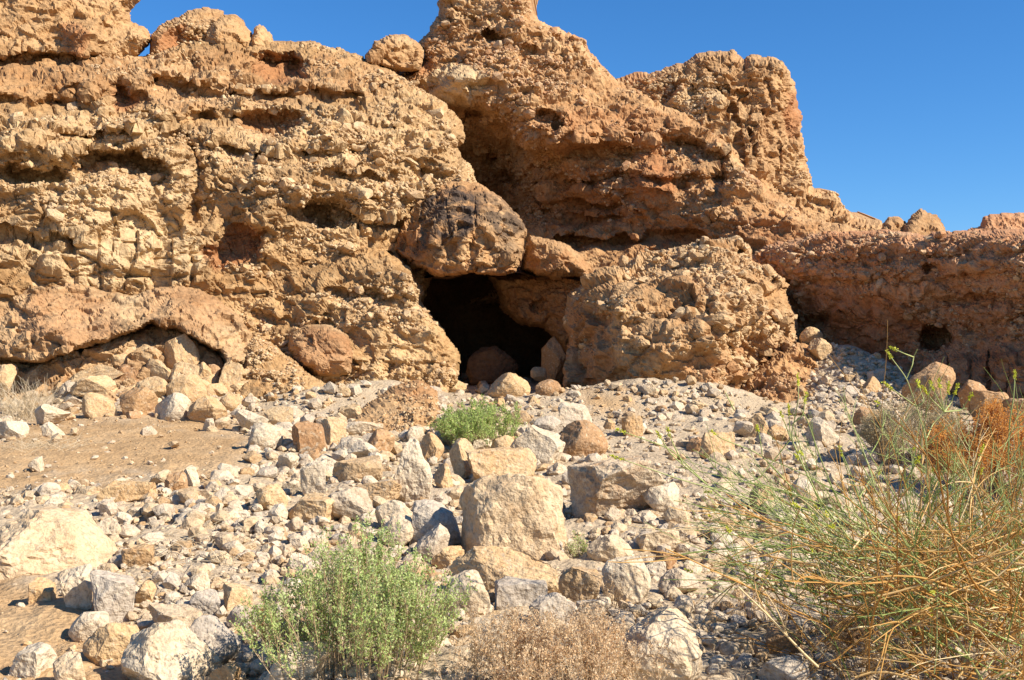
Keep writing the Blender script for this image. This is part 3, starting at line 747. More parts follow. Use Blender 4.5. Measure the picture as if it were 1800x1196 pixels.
mass('undercut_slab', [(-80, 468), (60, 472), (130, 487), (190, 509), (230, 517), (270, 505), (310, 500), (352, 506), (386, 526), (420, 556), (442, 582), (446, 612), (432, 640), (402, 648), (385, 620), (345, 600), (310, 577), (290, 582), (268, 572), (200, 596), (60, 642), (20, 634), (-80, 645)],
     [(0, 480, 18.5), (0, 620, 17.4), (100, 500, 18.3), (120, 600, 17.2), (220, 525, 18.2), (220, 580, 17.2), (320, 510, 18.3), (310, 570, 17.3), (400, 560, 17.9), (420, 630, 17.2), (370, 590, 17.3)],
     M['slab'], cong=0.3, edge_w=10, edge_d=0.6, rough=5, big=0.2, strata=0.05, thick=1.2, seed=19, shift=1.3, crack=0.022, clast=(0.12, 0.06),
     feats=[H(95, 590, 50, 30, -0.25), H(60, 530, 50, 25, -0.1), H(330, 530, 40, 20, -0.1)], red=[(120, 560, 90, 50, 0.35), (330, 545, 90, 40, 0.25)], cream=[(40, 480, 120, 16, 0.5), (250, 540, 60, 30, 0.3)],
     label='broad smooth curved slab undercut by a dark hollow', cat='rock slab')
mass('conglomerate_mound', [(404, 660), (424, 612), (448, 584), (475, 600), (520, 638), (565, 672), (604, 694), (612, 724), (560, 752), (430, 752), (398, 720)],
     [(440, 620, 17.1), (430, 730, 16.0), (500, 650, 16.8), (500, 740, 15.7), (590, 720, 15.8)], M['left'], cong=0.7, edge_w=26, edge_d=0.7, rough=4, big=0.1, thick=1.0, seed=20, shift=1.0, feats=[H(455, 715, 14, 12, 0.3)],
     label='sloping mound of buff conglomerate right of the undercut slab', cat='rock mass')
mass('pinkish_rock', [(505, 610), (512, 582), (540, 570), (585, 572), (612, 590), (622, 620), (616, 660), (560, 664), (520, 640)],
     [(520, 600, 17.7), (570, 590, 17.6), (605, 640, 17.4), (550, 650, 17.3)], M['slab'], cong=0.05, edge_w=24, edge_d=0.6, rough=2, big=0.06, thick=0.9, seed=21, shift=0.8, crack=0.02, red=[(570, 620, 60, 40, 0.5)],
     label='smooth pinkish rounded rock at the foot of the buttress', cat='boulder')
mass('foreground_hump', [(596, 756), (612, 738), (640, 714), (690, 680), (738, 667), (768, 688), (776, 730), (760, 766), (690, 782), (610, 776)],
     [(620, 750, 13.6), (680, 700, 14.6), (740, 680, 14.9), (760, 740, 13.9), (680, 770, 13.2)], M['boulder'], cong=0.6, edge_w=22, edge_d=0.6, rough=3, big=0.09, thick=0.9, seed=22, red=[(730, 690, 40, 24, 0.35)],
     label='low brown conglomerate hump behind the pale rocks, left of the green bush', cat='rock mass')

# the cave itself: a closed chamber behind the mouth
def build_cave():
    rings = []
    prof = [(20.0, 1.02), (21.0, 1.12), (22.5, 1.25), (24.0, 1.15), (25.2, 0.7), (25.6, 0.0)]
    mouth = [(735, 470), (800, 462), (870, 462), (950, 468), (1030, 470), (1050, 540), (1040, 640), (1030, 720), (960, 740), (860, 745), (770, 735), (740, 650), (725, 560)]
    cu, cv = 880, 590
    N = 64
    ang = np.linspace(0, 2 * np.pi, N, endpoint=False)
    m = np.array(mouth, float)
    pa = np.arctan2(m[:, 1] - cv, m[:, 0] - cu); pr = np.hypot(m[:, 0] - cu, m[:, 1] - cv)
    o = np.argsort(pa); pa, pr = pa[o], pr[o]
    r = np.interp(ang, pa, pr, period=2 * np.pi)
    NR = 40
    dd = np.linspace(0, 1, NR)
    pd = np.interp(dd, np.linspace(0, 1, len(prof)), [a for a, b in prof]); ps = np.interp(dd, np.linspace(0, 1, len(prof)), [b for a, b in prof])
    vs = []
    for d_, s_ in zip(pd, ps):
        k = 20.0 / d_
        vs.append(P(cu + np.cos(ang) * r * s_ * k, cv + 12 + np.sin(ang) * r * s_ * k * 0.9, np.full(N, d_)))
    vs = np.concatenate(vs)
    vs = vs + 0.14 * np.stack([fbm(vs * 1.6, 4, 200 + k) for k in range(3)], -1)
    g = np.arange(NR * N).reshape(NR, N)
    q = np.stack([g[:-1], np.roll(g, -1, 1)[:-1], np.roll(g, -1, 1)[1:], g[1:]], -1).reshape(-1, 4)
    z = np.zeros(len(vs))
    me = new_mesh('cave_chamber', vs, q, True, {'tone': z, 'cream': z, 'dark': z, 'red': z})
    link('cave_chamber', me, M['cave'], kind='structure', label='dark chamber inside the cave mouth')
build_cave()
mass('cave_inner_wall', [(852, 480), (1060, 470), (1060, 640), (1010, 640), (985, 608), (955, 578), (905, 566), (882, 545), (870, 510)],
     [(880, 500, 21.3), (960, 500, 20.7), (1030, 500, 20.2), (1030, 620, 20.2), (940, 560, 20.8)], M['center'], cong=0.4, edge_w=24, edge_d=0.8, rough=4, big=0.14, thick=1.2, seed=23, feats=[H(945, 535, 14, 8, 0.3, 4)], red=[(960, 540, 90, 60, 0.5)],
     label='dim brown rock hanging inside the right of the cave', cat='rock mass')

# ------------------------------------------------------------------ stones: prototypes
def hull_mesh(name, seed, npts=15, sx=1.0, sy=0.85, sz=0.65):
    r = random.Random(seed)
    bm = bmesh.new()
    for k in range(npts):
        z = 2 * (k + 0.5) / npts - 1
        a = k * 2.39996 + r.uniform(-0.5, 0.5)
        q = math.sqrt(1 - z * z)
        k2 = r.uniform(0.78, 1.0)
        bm.verts.new((q * math.cos(a) * sx * k2 * 0.5, q * math.sin(a) * sy * k2 * 0.5, z * sz * k2 * 0.5))
    res = bmesh.ops.convex_hull(bm, input=bm.verts)
    bmesh.ops.delete(bm, geom=[g for g in res['geom_interior'] if isinstance(g, bmesh.types.BMVert)], context='VERTS')
    bmesh.ops.triangulate(bm, faces=bm.faces)
    me = bpy.data.meshes.new(name)
    bm.to_mesh(me)
    bm.free()
    return me

def tri_arrays(me):
    v = np.empty(len(me.vertices) * 3, np.float32); me.vertices.foreach_get('co', v)
    f = np.empty(len(me.polygons) * 3, np.int32); me.loops.foreach_get('vertex_index', f)
    return v.reshape(-1, 3).astype(float), f.reshape(-1, 3)

HULLS = [hull_mesh('stone_shape', 100 + k, npts=11 + k % 6, sy=0.7 + 0.25 * ((k * 7) % 5) / 5, sz=0.45 + 0.4 * ((k * 3) % 7) / 7) for k in range(24)]
HULL_A = [tri_arrays(m) for m in HULLS]
HULL_B = [tri_arrays(hull_mesh('rubble_shape', 300 + k, npts=24 + k % 8, sy=0.75 + 0.2 * (k % 3) / 2, sz=0.5 + 0.35 * ((k * 3) % 7) / 7)) for k in range(20)]

def rot_mats(rng, n, tilt=1.0):
    yaw = rng.uniform(0, 2 * np.pi, n); a = rng.normal(0, 0.45 * tilt, n); b = rng.normal(0, 0.45 * tilt, n)
    cz, sz_, ca, sa, cb, sb = np.cos(yaw), np.sin(yaw), np.cos(a), np.sin(a), np.cos(b), np.sin(b)
    Z = np.zeros(n); O = np.ones(n)
    Rz = np.stack([np.stack([cz, -sz_, Z], -1), np.stack([sz_, cz, Z], -1), np.stack([Z, Z, O], -1)], 1)
    Rx = np.stack([np.stack([O, Z, Z], -1), np.stack([Z, ca, -sa], -1), np.stack([Z, sa, ca], -1)], 1)
    Ry = np.stack([np.stack([cb, Z, sb], -1), np.stack([Z, O, Z], -1), np.stack([-sb, Z, cb], -1)], 1)
    return Rx @ Ry @ Rz

def scatter(name, pos, size, rng, mat, parent=None, label=None, tilt=1.0, kind='stuff', hulls=None):
    hulls = hulls or HULL_A
    """many small stones joined into one mesh"""
    n = len(pos)
    R = rot_mats(rng, n, tilt)
    which = rng.integers(0, len(hulls), n)
    tone = rng.random(n)
    V, T, A, base = [], [], [], 0
    for h, (hv, hf) in enumerate(hulls):
        sel = np.where(which == h)[0]
        if len(sel) == 0: continue
        vv = np.einsum('nij,kj->nki', R[sel], hv) * size[sel][:, None, None] + pos[sel][:, None, :]
        V.append(vv.reshape(-1, 3))
        T.append((hf[None] + (base + np.arange(len(sel)) * len(hv))[:, None, None]).reshape(-1, 3))
        A.append(np.repeat(tone[sel], len(hv)))
        base += len(sel) * len(hv)
    me = new_mesh(name, np.concatenate(V), np.concatenate(T), False, {'rnd': np.concatenate(A)})
    return link(name, me, mat, parent=parent, kind=kind, label=label)

# ------------------------------------------------------------------ clasts standing out of the conglomerate
from mathutils import Euler
HM = {}
def hull_for(k, matkey):
    if (k, matkey) not in HM:
        m = HULLS[k].copy()
        m.materials.append(M[matkey])
        HM[(k, matkey)] = m
    return HM[(k, matkey)]

def embed(mname, n_part, n_small, matkey, s_part=(9, 26), s_small=(3.5, 10), seed=0, box=None, pw=2.2, cgmin=0.35):
    ms = MASS[mname]
    rng = np.random.default_rng(500 + seed)
    ok = (ms['cg'] > cgmin) & (ms['sd'] > 4) & (ms['u'] > -40) & (ms['u'] < 1840) & (ms['v'] > -30)
    if box is not None:
        ok &= (ms['u'] > box[0]) & (ms['u'] < box[2]) & (ms['v'] > box[1]) & (ms['v'] < box[3])
    # clumped: clasts come in bands and nests
    w = np.where(ok, np.clip(0.5 + 1.6 * fbm(ms['p'] * np.array([1.1, 1.1, 2.6]), 3, 700 + seed), 0.03, None), 0) * ms['cg']
    w = w / w.sum()
    par = ms['obj']
    n_part = min(n_part, int((w > 0).sum()) // 2)
    if n_part:
        ii = rng.choice(len(w), n_part, replace=False, p=w)
        for j in ii:
            d = ms['p'][j, 1]
            px = s_part[0] * (s_part[1] / s_part[0]) ** (rng.random() ** pw)
            s = px * d / F
            k = int(rng.integers(0, len(HULLS)))
            o = bpy.data.objects.new('stone', hull_for(k, matkey))
            C.objects.link(o)
            o.parent = par
            o.location = Vector(ms['p'][j] + ms['n'][j] * s * rng.uniform(-0.05, 0.24))
            o.rotation_euler = Euler((rng.normal(0, 0.4), rng.normal(0, 0.4), rng.uniform(0, 6.28)))
            f = s * 1.15
            o.scale = (f * rng.uniform(0.9, 1.2), f * rng.uniform(0.8, 1.1), f * rng.uniform(0.75, 1.1))
    if n_small:
        ii = rng.choice(len(w), min(n_small, int((w > 0).sum())), replace=False, p=w)
        px = s_small[0] * (s_small[1] / s_small[0]) ** (rng.random(len(ii)) ** 1.6)
        s = px * ms['p'][ii, 1] / F * 1.2
        pos = ms['p'][ii] + ms['n'][ii] * (s * rng.uniform(-0.05, 0.22, len(ii)))[:, None]
        scatter('pebbles', pos, s, rng, M[matkey + '_a'], parent=par)

embed('cliff_left', 300, 6500, 'clast_warm', (11, 36), seed=1, pw=1.8)
embed('conglomerate_buttress', 180, 1500, 'clast_warm', (10, 26), seed=2)
embed('conglomerate_boulder', 190, 1300, 'clast_warm', (10, 30), seed=3, pw=1.8)
embed('cliff_peak', 260, 3600, 'clast_red', (9, 26), seed=4)
embed('cliff_tower', 90, 1100, 'clast_warm', (8, 18), seed=5)
embed('cliff_right', 280, 3200, 'clast_red', (9, 28), seed=6, cgmin=0.3)
embed('conglomerate_mound', 40, 500, 'clast_warm', (8, 18), seed=7)
embed('foreground_hump', 30, 420, 'clast_warm', (7, 14), seed=8)
embed('leaning_boulder', 30, 350, 'clast_red', (7, 14), seed=9)
embed('skyline_block', 20, 150, 'clast_warm', (7, 14), seed=10)
embed('wedged_block', 16, 160, 'clast_warm', (6, 12), seed=11)

# ------------------------------------------------------------------ loose rocks
def ico(sub):
    bm = bmesh.new()
    bmesh.ops.create_icosphere(bm, subdivisions=sub, radius=1.0)
    v = np.array([x.co[:] for x in bm.verts]); f = np.array([[y.index for y in x.verts] for x in bm.faces])
    bm.free()
    return v / np.linalg.norm(v, axis=1)[:, None], f
ICO = {k: ico(k) for k in (3, 4, 5)}

def rock_shape(seed, style='a', sub=4):
    rng = np.random.default_rng(seed)
    n, f = ICO[sub]
    off = rng.uniform(-50, 50, 3)
    p = n * (1 + 0.10 * fbm(n * 1.3 + off, 3, seed % 71))[:, None]
    def cut(p, pn, h):
        x = p @ pn - h
        return p - np.clip(x, 0, None)[:, None] * pn
    def rdir():
        q = rng.normal(0, 1, 3)
        return q / np.linalg.norm(q)
    if style == 'b':
        for ax in ([1, 0, 0], [-1, 0, 0], [0, 1, 0], [0, -1, 0], [0, 0, 1], [0, 0, -1]):
            q = np.array(ax, float) + rng.normal(0, 0.2, 3)
            p = cut(p, q / np.linalg.norm(q), rng.uniform(0.5, 0.68))
        for k in range(9):
            q = rdir(); p = cut(p, q, (p @ q).max() * rng.uniform(0.78, 0.96))
    elif style == 'r':
        for k in range(9):
            p = cut(p, rdir(), rng.uniform(0.48, 0.82))
        for k in range(12):
            q = rdir(); p = cut(p, q, (p @ q).max() * rng.uniform(0.88, 0.97))
    elif style == 'o':
        for k in range(9):
            p = cut(p, rdir(), rng.uniform(0.82, 0.97))
    else:
        for k in range(8):
            p = cut(p, rdir(), rng.uniform(0.42, 0.78))
        for k in range(14):
            q = rdir(); p = cut(p, q, (p @ q).max() * rng.uniform(0.85, 0.97))
    amp = 0.35 if style == 'o' else 0.8 if style == 'r' else 1.0
    fa, gap, _ = facets(p * 2.6 + off, seed % 91)
    fb, gap2, _ = facets(p * 6.5 + off, seed % 83)
    dsp = amp * (0.055 * fa + 0.03 * fb) + 0.03 * fbm(p * 2.0 + off, 4, seed % 71, 0.6) + amp * 0.022 * fbm(p * 8 + off, 3, seed % 67, 0.65) - amp * 0.10 * np.clip(fbm(p * 3.2 + off, 3, seed % 61) - 0.2, 0, 1)
    p = p + n * dsp[:, None]
    mn, mx = p.min(0), p.max(0)
    return (p - (mn + mx) / 2) / (mx - mn), f

ROCKS = []          # placed rocks: label phrase and photo box, for describing the small ones beside them

def rock(u0, u1, v0, v1, matkey, label, style='a', tilt=0.0, yaw=None, dep=None, d=None, name=None, seed=None, sub=None, embed_=0.2, cat=None):
    seed = seed if seed is not None else int(u0 * 7 + v0 * 13 + 11) % 9973
    rng = np.random.default_rng(seed)
    uc = (u0 + u1) / 2
    if d is None:
        q = hit(uc, v1)[0]
    else:
        q = P(uc, v1, d)
    w = (u1 - u0) * q[1] / F; h = (v1 - v0) * q[1] / F
    dp = (dep if dep is not None else rng.uniform(0.75, 1.0)) * (0.5 * w + 0.5 * h)
    sub = sub or (5 if (u1 - u0) > 110 else 4)
    p, f = rock_shape(seed, style, sub)
    ct, st = math.cos(tilt), math.sin(tilt)
    if style == 'b' or tilt:
        asp = h / w
        p = np.stack([p[:, 0] * ct - p[:, 2] * asp * st, p[:, 1], (p[:, 0] * st + p[:, 2] * asp * ct) / asp], -1)
    y = rng.uniform(-0.5, 0.5) if yaw is None else yaw
    a = dp / w
    p = np.stack([p[:, 0] * math.cos(y) - p[:, 1] * a * math.sin(y), (p[:, 0] * math.sin(y) + p[:, 1] * a * math.cos(y)) / a, p[:, 2]], -1)
    mn, mx = p.min(0), p.max(0)
    p = (p - (mn + mx) / 2) / (mx - mn)
    H_ = h * (1 + embed_)
    v = p * np.array([w, dp, H_])
    v[:, 2] += H_ / 2 - h * embed_
    nm = name or ('boulder' if (u1 - u0) > 85 else 'rock')
    me = new_mesh(nm, v, f, False)
    o = link(nm, me, M[matkey], label=label, cat=cat or nm, loc=(float(q[0]), float(q[1] + dp * 0.35), float(q[2])))
    if d is None and label:
        ROCKS.append((label, u0, u1, v0, v1))
    return o

R = rock
# under and beside the undercut slab
mass('hollow_bedrock', [(-60, 640), (20, 632), (60, 640), (200, 594), (268, 570), (310, 574), (392, 622), (420, 690), (400, 730), (60, 730), (-60, 720)],
     [(0, 650, 17.6), (0, 720, 16.6), (150, 620, 17.5), (150, 720, 16.4), (290, 590, 17.6), (290, 720, 16.4), (390, 640, 17.3), (390, 720, 16.3)], M['slab'], cong=0.3, edge_w=10, edge_d=0.4, rough=3, big=0.3, thick=0.8, crack=0.06, seed=24, shift=1.0,
     label='broken tan bedrock exposed under the lip of the curved slab', cat='rock mass')
R(105, 218, 640, 688, 'tan', 'long tan slab leaning in the hollow of the undercut slab', 'b', tilt=0.38, d=16.0, dep=0.5)
R(118, 198, 660, 702, 'tan', 'tan block in front of the long leaning slab', 'a', d=15.6)
R(228, 282, 605, 636, 'tan', 'rounded stone perched under the notch of the undercut slab', 'r', d=16.4)
R(244, 304, 630, 672, 'tan', 'tan block jammed below the perched rounded stone', 'a', d=16.2)
R(334, 372, 636, 680, 'tan', 'tan wedge standing in the dark hollow below the slab edge', 'a', d=16.2)
R(352, 386, 640, 672, 'brown', 'small brown triangular stone at the right end of the hollow', 'a', d=16.3)
R(176, 244, 598, 652, 'tan', 'tan angular block lodged under the middle of the slab lip', 'a', d=16.5)
R(280, 348, 586, 646, 'tan', 'large tan block lodged under the peak of the slab lip', 'b', d=16.5, tilt=0.2)
R(296, 352, 636, 692, 'tan', 'tan block below the block lodged under the slab peak', 'a', d=16.1)
R(196, 250, 640, 690, 'brown', 'brown block in the middle of the hollow', 'a', d=16.1)
R(380, 424, 636, 696, 'tan', 'tan block between the slab end and the mound', 'b', d=16.1, tilt=-0.3)
R(20, 92, 640, 690, 'tan', 'tan block low in the left of the hollow', 'a', d=16.3)
R(60, 125, 655, 700, 'brown', 'brown rock filling the left of the dark hollow', 'a', d=16.6)
R(-40, 22, 640, 690, 'tan', 'tan rock cut by the left edge below the slab', 'a', d=15.8)
R(138, 202, 690, 735, 'tan', 'grey and tan split block with a shaded left side by the sand', 'b', yaw=0.5)
R(198, 268, 680, 732, 'brown', 'brown peaked block on the upper edge of the sand', 'a')
R(260, 330, 690, 738, 'white', 'white rock with a mauve patch above the sand', 'r')
R(230, 294, 662, 700, 'tan', 'pale mottled rock behind the brown peaked block', 'a', d=15.6)
R(288, 360, 658, 710, 'tan', 'cream-tan rock heaped behind the white rock', 'a', d=15.6)
R(325, 396, 696, 746, 'tan', 'pointed tan rock with a brown left side beside the mound', 'a')
R(50, 114, 710, 746, 'white', 'white rock behind the dry grass on the left', 'r')
R(-8, 44, 740, 774, 'white', 'white rock at the left edge under the dry grass', 'r')
R(68, 108, 742, 772, 'white', 'round white rock at the left end of the sand', 'r')
R(46, 72, 803, 828, 'white', 'small bright white rock below the sand on the left', 'r')
R(354, 378, 736, 760, 'white', 'small white stone on the right edge of the sand', 'a')
R(286, 325, 832, 868, 'brown', 'dark brown stone among white rubble below the sand', 'a')
R(160, 264, 846, 886, 'tan', 'broad cream rock with an undercut tan front below the sand', 'b')
R(318, 348, 820, 858, 'white', 'white stone right of the dark brown stone', 'a')
# the heap left of the green bush by the cave
R(410, 469, 720, 760, 'white', 'white-topped wedge stone at the foot of the mound', 'a', tilt=-0.2)
R(428, 492, 744, 794, 'white', 'big white rock right of the sand patch', 'r')
R(508, 572, 742, 796, 'brown', 'square brown block with a shaded left face', 'b', yaw=0.45)
R(560, 608, 734, 785, 'tan', 'orange-tan block right of the square brown block', 'b', yaw=0.5)
R(460, 514, 715, 752, 'tan', 'mottled tan rock above the big white rock', 'r')
R(590, 638, 710, 740, 'tan', 'small tan boulder against the brown hump', 'b')
R(602, 673, 741, 766, 'white', 'long low white rock in front of the brown hump', 'b')
R(634, 692, 755, 806, 'brown', 'mottled brown boulder below the long white rock', 'a')
R(592, 666, 770, 818, 'pale', 'triangular pale rock above the square pale block', 'a')
R(582, 670, 804, 850, 'pale', 'square pale block with a grey shaded left face', 'b', yaw=0.45)
R(527, 573, 806, 877, 'white', 'upright white standing stone', 'b', tilt=0.05, dep=0.6)
R(553, 591, 800, 832, 'white', 'white stone leaning behind the upright standing stone', 'a')
R(485, 523, 796, 830, 'white', 'white stone left of the upright standing stone', 'a')
R(446, 502, 853, 898, 'tan', 'pointed tan rock with a dark left face', 'a')
R(519, 562, 788, 818, 'brown', 'pinkish brown stone below the square brown block', 'a')
R(688, 760, 771, 888, 'white', 'tall white boulder with a grey cap', 'a', dep=0.7, sub=5)
R(592, 704, 846, 888, 'pale', 'long flat pale rock below the square pale block', 'b')
R(574, 662, 858, 918, 'pale', 'grey-white ridged rock below the long flat rock', 'a', tilt=-0.4)
R(500, 592, 872, 918, 'tan', 'tan slab with a shaded underside above the big green bush', 'b', tilt=-0.15)
R(656, 727, 880, 938, 'white', 'white rock at the top right of the big green bush', 'a')
R(664, 730, 905, 968, 'white', 'white rock half hidden by the big green bush', 'r')
# around the cave mouth
R(855, 933, 655, 700, 'tan', 'tan boulder lying on the lip of the cave', 'r', name='boulder')
R(941, 989, 667, 699, 'brown', 'reddish brown rock on the cave lip beside the right boulder', 'r')
R(932, 962, 645, 667, 'brown', 'small rock just inside the right of the cave mouth', 'r', d=18.4)
R(770, 820, 667, 690, 'tan', 'flat tan rock on the left of the cave lip', 'r')
R(1003, 1022, 687, 702, 'white', 'white pebble below the right boulder', 'r')
R(818, 912, 608, 672, 'cave', 'big dim boulder inside the cave', 'a', d=21.0, name='boulder', sub=5)  # dark cave colour paints in the shade it lies in
R(952, 1006, 590, 668, 'brown', 'brown rock leaning against the inner edge of the right boulder', 'a', d=19.7)
R(980, 1044, 707, 750, 'pale', 'layered pale rock perched on a brown lump', 'b', d=12.6, tilt=-0.15)
R(936, 990, 731, 775, 'grey', 'grey rock in shadow right of the mid green bush', 'r')
R(976, 1072, 740, 806, 'brown', 'brown conglomerate lump under the layered pale rock', 'r', name='boulder')
R(736, 780, 760, 816, 'tan', 'rounded tan rock left of the mid green bush', 'r')
R(714, 744, 750, 778, 'white', 'small white rock above the tall white boulder', 'a')
R(788, 838, 772, 845, 'tan', 'orange-tan boulder under the mid green bush', 'r')
R(828, 866, 772, 798, 'white', 'white stone in front of the mid green bush', 'a')
R(816, 945, 790, 855, 'tan', 'large orange-tan block behind the central block', 'b', yaw=0.4, tilt=-0.05)
R(896, 996, 748, 820, 'white', 'long white slab sloping down to the right', 'b', tilt=-0.5, dep=0.6)
R(862, 908, 766, 806, 'tan', 'tan rock at the upper end of the white slab', 'r')
R(804, 1002, 834, 988, 'cream', 'big central block with a flat sloping top', 'b', yaw=0.22, tilt=0.07, dep=0.75, seed=4243)
R(762, 797, 816, 866, 'tan', 'narrow tan stone in the gap left of the central block', 'a')
R(1000, 1188, 806, 912, 'mottled', 'big brown and white mottled boulder right of the central block', 'a', seed=77)
R(1130, 1200, 850, 905, 'white', 'white shoulder rock at the right end of the mottled boulder', 'a')
R(1059, 1094, 893, 920, 'pale', 'small pale stone in front of the mottled boulder', 'a')
# right slope
R(1093, 1132, 731, 770, 'tan', 'squarish tan stone standing on the gravel slope', 'b', yaw=0.5)
R(1060, 1082, 737, 757, 'tan', 'small tan stone beside the brown lump', 'a')
R(1229, 1297, 760, 810, 'tan', 'tan block with a yellow shaded front on the gravel slope', 'b', yaw=0.5)
R(1208, 1240, 769, 796, 'brown', 'brown stone left of the yellow-fronted block', 'a')
R(1308, 1356, 726, 770, 'tan', 'mottled tan boulder below the leaning red boulder', 'a')
R(1350, 1388, 747, 776, 'tan', 'tan stone right of the mottled tan boulder', 'a')
R(1394, 1442, 790, 820, 'white', 'flat white stone behind the green stems', 'a')
R(1320, 1365, 850, 900, 'tan', 'orange-tan rock among the green stems', 'a')
R(1423, 1482, 734, 786, 'white', 'pale sunlit slab with a brown upper edge', 'b', tilt=-0.45)
R(1492, 1544, 790, 818, 'pale', 'pale rock at the left foot of the pale dry bush', 'a')
R(1408, 1454, 574, 607, 'tan', 'pale brown rock at the top of the shaded scree', 'r', d=18.0)
R(1422, 1466, 594, 632, 'tan', 'long tilted rock high on the shaded scree', 'b', tilt=-0.6, d=17.4)
R(1598, 1692, 636, 712, 'brown', 'rounded reddish boulder behind the pale dry bush', 'r', d=13.8)
R(1690, 1746, 668, 715, 'brown', 'grey-brown rock below the vertical joints of the right wall', 'a', d=14.2)
R(1712, 1780, 684, 745, 'brown', 'angular brown rock behind the orange shrub', 'a', d=13.0)
R(1768, 1840, 700, 752, 'brown', 'flat layered brown rock at the right edge', 'b', d=12.8)
R(1503, 1548, 716, 752, 'brown', 'brown boulder at the foot of the shaded scree', 'r')
R(1486, 1514, 678, 700, 'grey', 'grey stone in the middle of the shaded scree', 'a')
R(1516, 1552, 662, 690, 'tan', 'tan stone on the right of the shaded scree', 'a')
R(1526, 1558, 648, 672, 'grey', 'flat grey stone below the wall hollow', 'b')
R(1530, 1551, 620, 640, 'tan', 'small tan stone against the red wall', 'a', d=17.2)
# left foreground
R(-70, 210, 908, 1014, 'cream', 'huge cream slab at the left edge', 'a', dep=1.1, tilt=-0.15, yaw=0.1, seed=33, cat='rock slab', embed_=0.5)
R(95, 162, 996, 1075, 'white', 'grey-white block leaning against the cream slab', 'b', tilt=0.25)
R(148, 233, 1008, 1092, 'grey', 'cracked grey-white block right of the leaning block', 'b', yaw=0.4, tilt=-0.1)
R(42, 90, 1020, 1064, 'tan', 'tan block on the bare earth below the cream slab', 'b', yaw=0.3)
R(114, 188, 1078, 1128, 'white', 'smooth egg-shaped pale cobble', 'o', tilt=0.3)
R(140, 238, 1098, 1166, 'tan', 'brownish rock between the egg-shaped cobble and the front boulder', 'a')
R(192, 374, 1102, 1215, 'white', 'large white boulder at the bottom left', 'a', seed=515)
R(250, 358, 1066, 1126, 'pale', 'grey-tan ridge rock behind the large white boulder', 'a', tilt=-0.2)
R(322, 414, 1088, 1182, 'grey', 'rounded grey-brown boulder right of the large white boulder', 'r', name='boulder')
R(6, 84, 1138, 1194, 'white', 'cream rock with a shaded front at the bottom left', 'b')
R(83, 146, 1152, 1215, 'white', 'upright white rock at the bottom edge', 'a')
R(333, 388, 1040, 1085, 'grey', 'dark grey stone in shade left of the big green bush', 'a')
R(384, 440, 1030, 1080, 'tan', 'tan cube-like stone at the left edge of the big green bush', 'b', yaw=0.5)
R(394, 452, 1070, 1108, 'grey', 'flat grey stone under the big green bush', 'r')
R(316, 367, 1006, 1044, 'white', 'white rock with a tan left side left of the big green bush', 'a')
R(284, 317, 1008, 1040, 'grey', 'small smooth grey stone by the dead twigs', 'r')
R(163, 214, 913, 953, 'white', 'cream rock above the end of the cream slab', 'a')
R(206, 267, 961, 1000, 'tan', 'tan rock in the notch at the right of the cream slab', 'b')
R(236, 270, 1023, 1064, 'tan', 'small tan stone right of the cracked block', 'a')
R(363, 418, 1168, 1215, 'tan', 'yellowish stone at the bottom edge beside the orange weed', 'b')
R(455, 586, 1138, 1215, 'white', 'white rock striped by twig shadows at the bottom', 'a')
R(475, 570, 1088, 1152, 'brown', 'dark brown rock under the big green bush', 'a')
# centre foreground
R(715, 812, 882, 970, 'grey', 'smooth grey stone leaning on the left of the central block', 'r', tilt=-0.4)
R(725, 790, 924, 990, 'pale', 'pale grey rock below the smooth grey stone', 'r')
R(758, 815, 962, 1000, 'tan', 'orange stone at the lower left corner of the central block', 'a')
R(786, 990, 968, 1048, 'tan', 'long saddle-backed tan rock below the central block', 'a', tilt=-0.06, seed=88, dep=0.5)
R(780, 862, 1008, 1090, 'white', 'white speckled rock at the right edge of the big green bush', 'a')
R(868, 964, 1024, 1074, 'grey', 'layered grey rock below the saddle-backed rock', 'b')
R(930, 1018, 1046, 1114, 'grey', 'grey rock striped with dark bands', 'a')
R(982, 1062, 998, 1064, 'pale', 'pale rock right of the saddle-backed rock', 'a', tilt=-0.25)
R(1060, 1150, 986, 1056, 'white', 'pale pyramid rock with a brown shaded left face', 'a', yaw=0.5)
R(1033, 1114, 945, 998, 'pale', 'light grey rock right of the central block', 'r')
R(1010, 1070, 1055, 1088, 'pale', 'flat pale stone below the pale pyramid rock', 'b')
R(946, 1004, 944, 986, 'grey', 'small grey stone on the lower right corner of the central block', 'b', embed_=0.05)
R(1083, 1243, 1082, 1215, 'white', 'large pale boulder at the bottom right of the dry bush', 'a', seed=909)
R(1160, 1233, 1002, 1050, 'pale', 'pale rock under the left tips of the green stems', 'a')
R(1128, 1172, 988, 1020, 'pale', 'small pale rock right of the pale pyramid rock', 'a')
R(1200, 1243, 986, 1012, 'white', 'small white rock tangled in green stems', 'a')
R(1348, 1412, 1106, 1154, 'brown', 'reddish brown stone in the shaded gravel', 'b')
R(1338, 1424, 1160, 1215, 'grey', 'grey-white rock at the bottom edge in shaded gravel', 'a')
R(1453, 1534, 1088, 1134, 'brown', 'brown stone under the tan stems', 'b')
R(1433, 1486, 1006, 1036, 'pale', 'pale stone under the middle of the tan stems', 'a')
R(1120, 1198, 933, 974, 'pale', 'flat pale rock below the mottled boulder', 'b')
R(1150, 1193, 970, 1008, 'brown', 'brown stone between two pale rocks under green stems', 'a')
R(1378, 1434, 968, 1002, 'white', 'white stone behind the tangled tan stems', 'a')

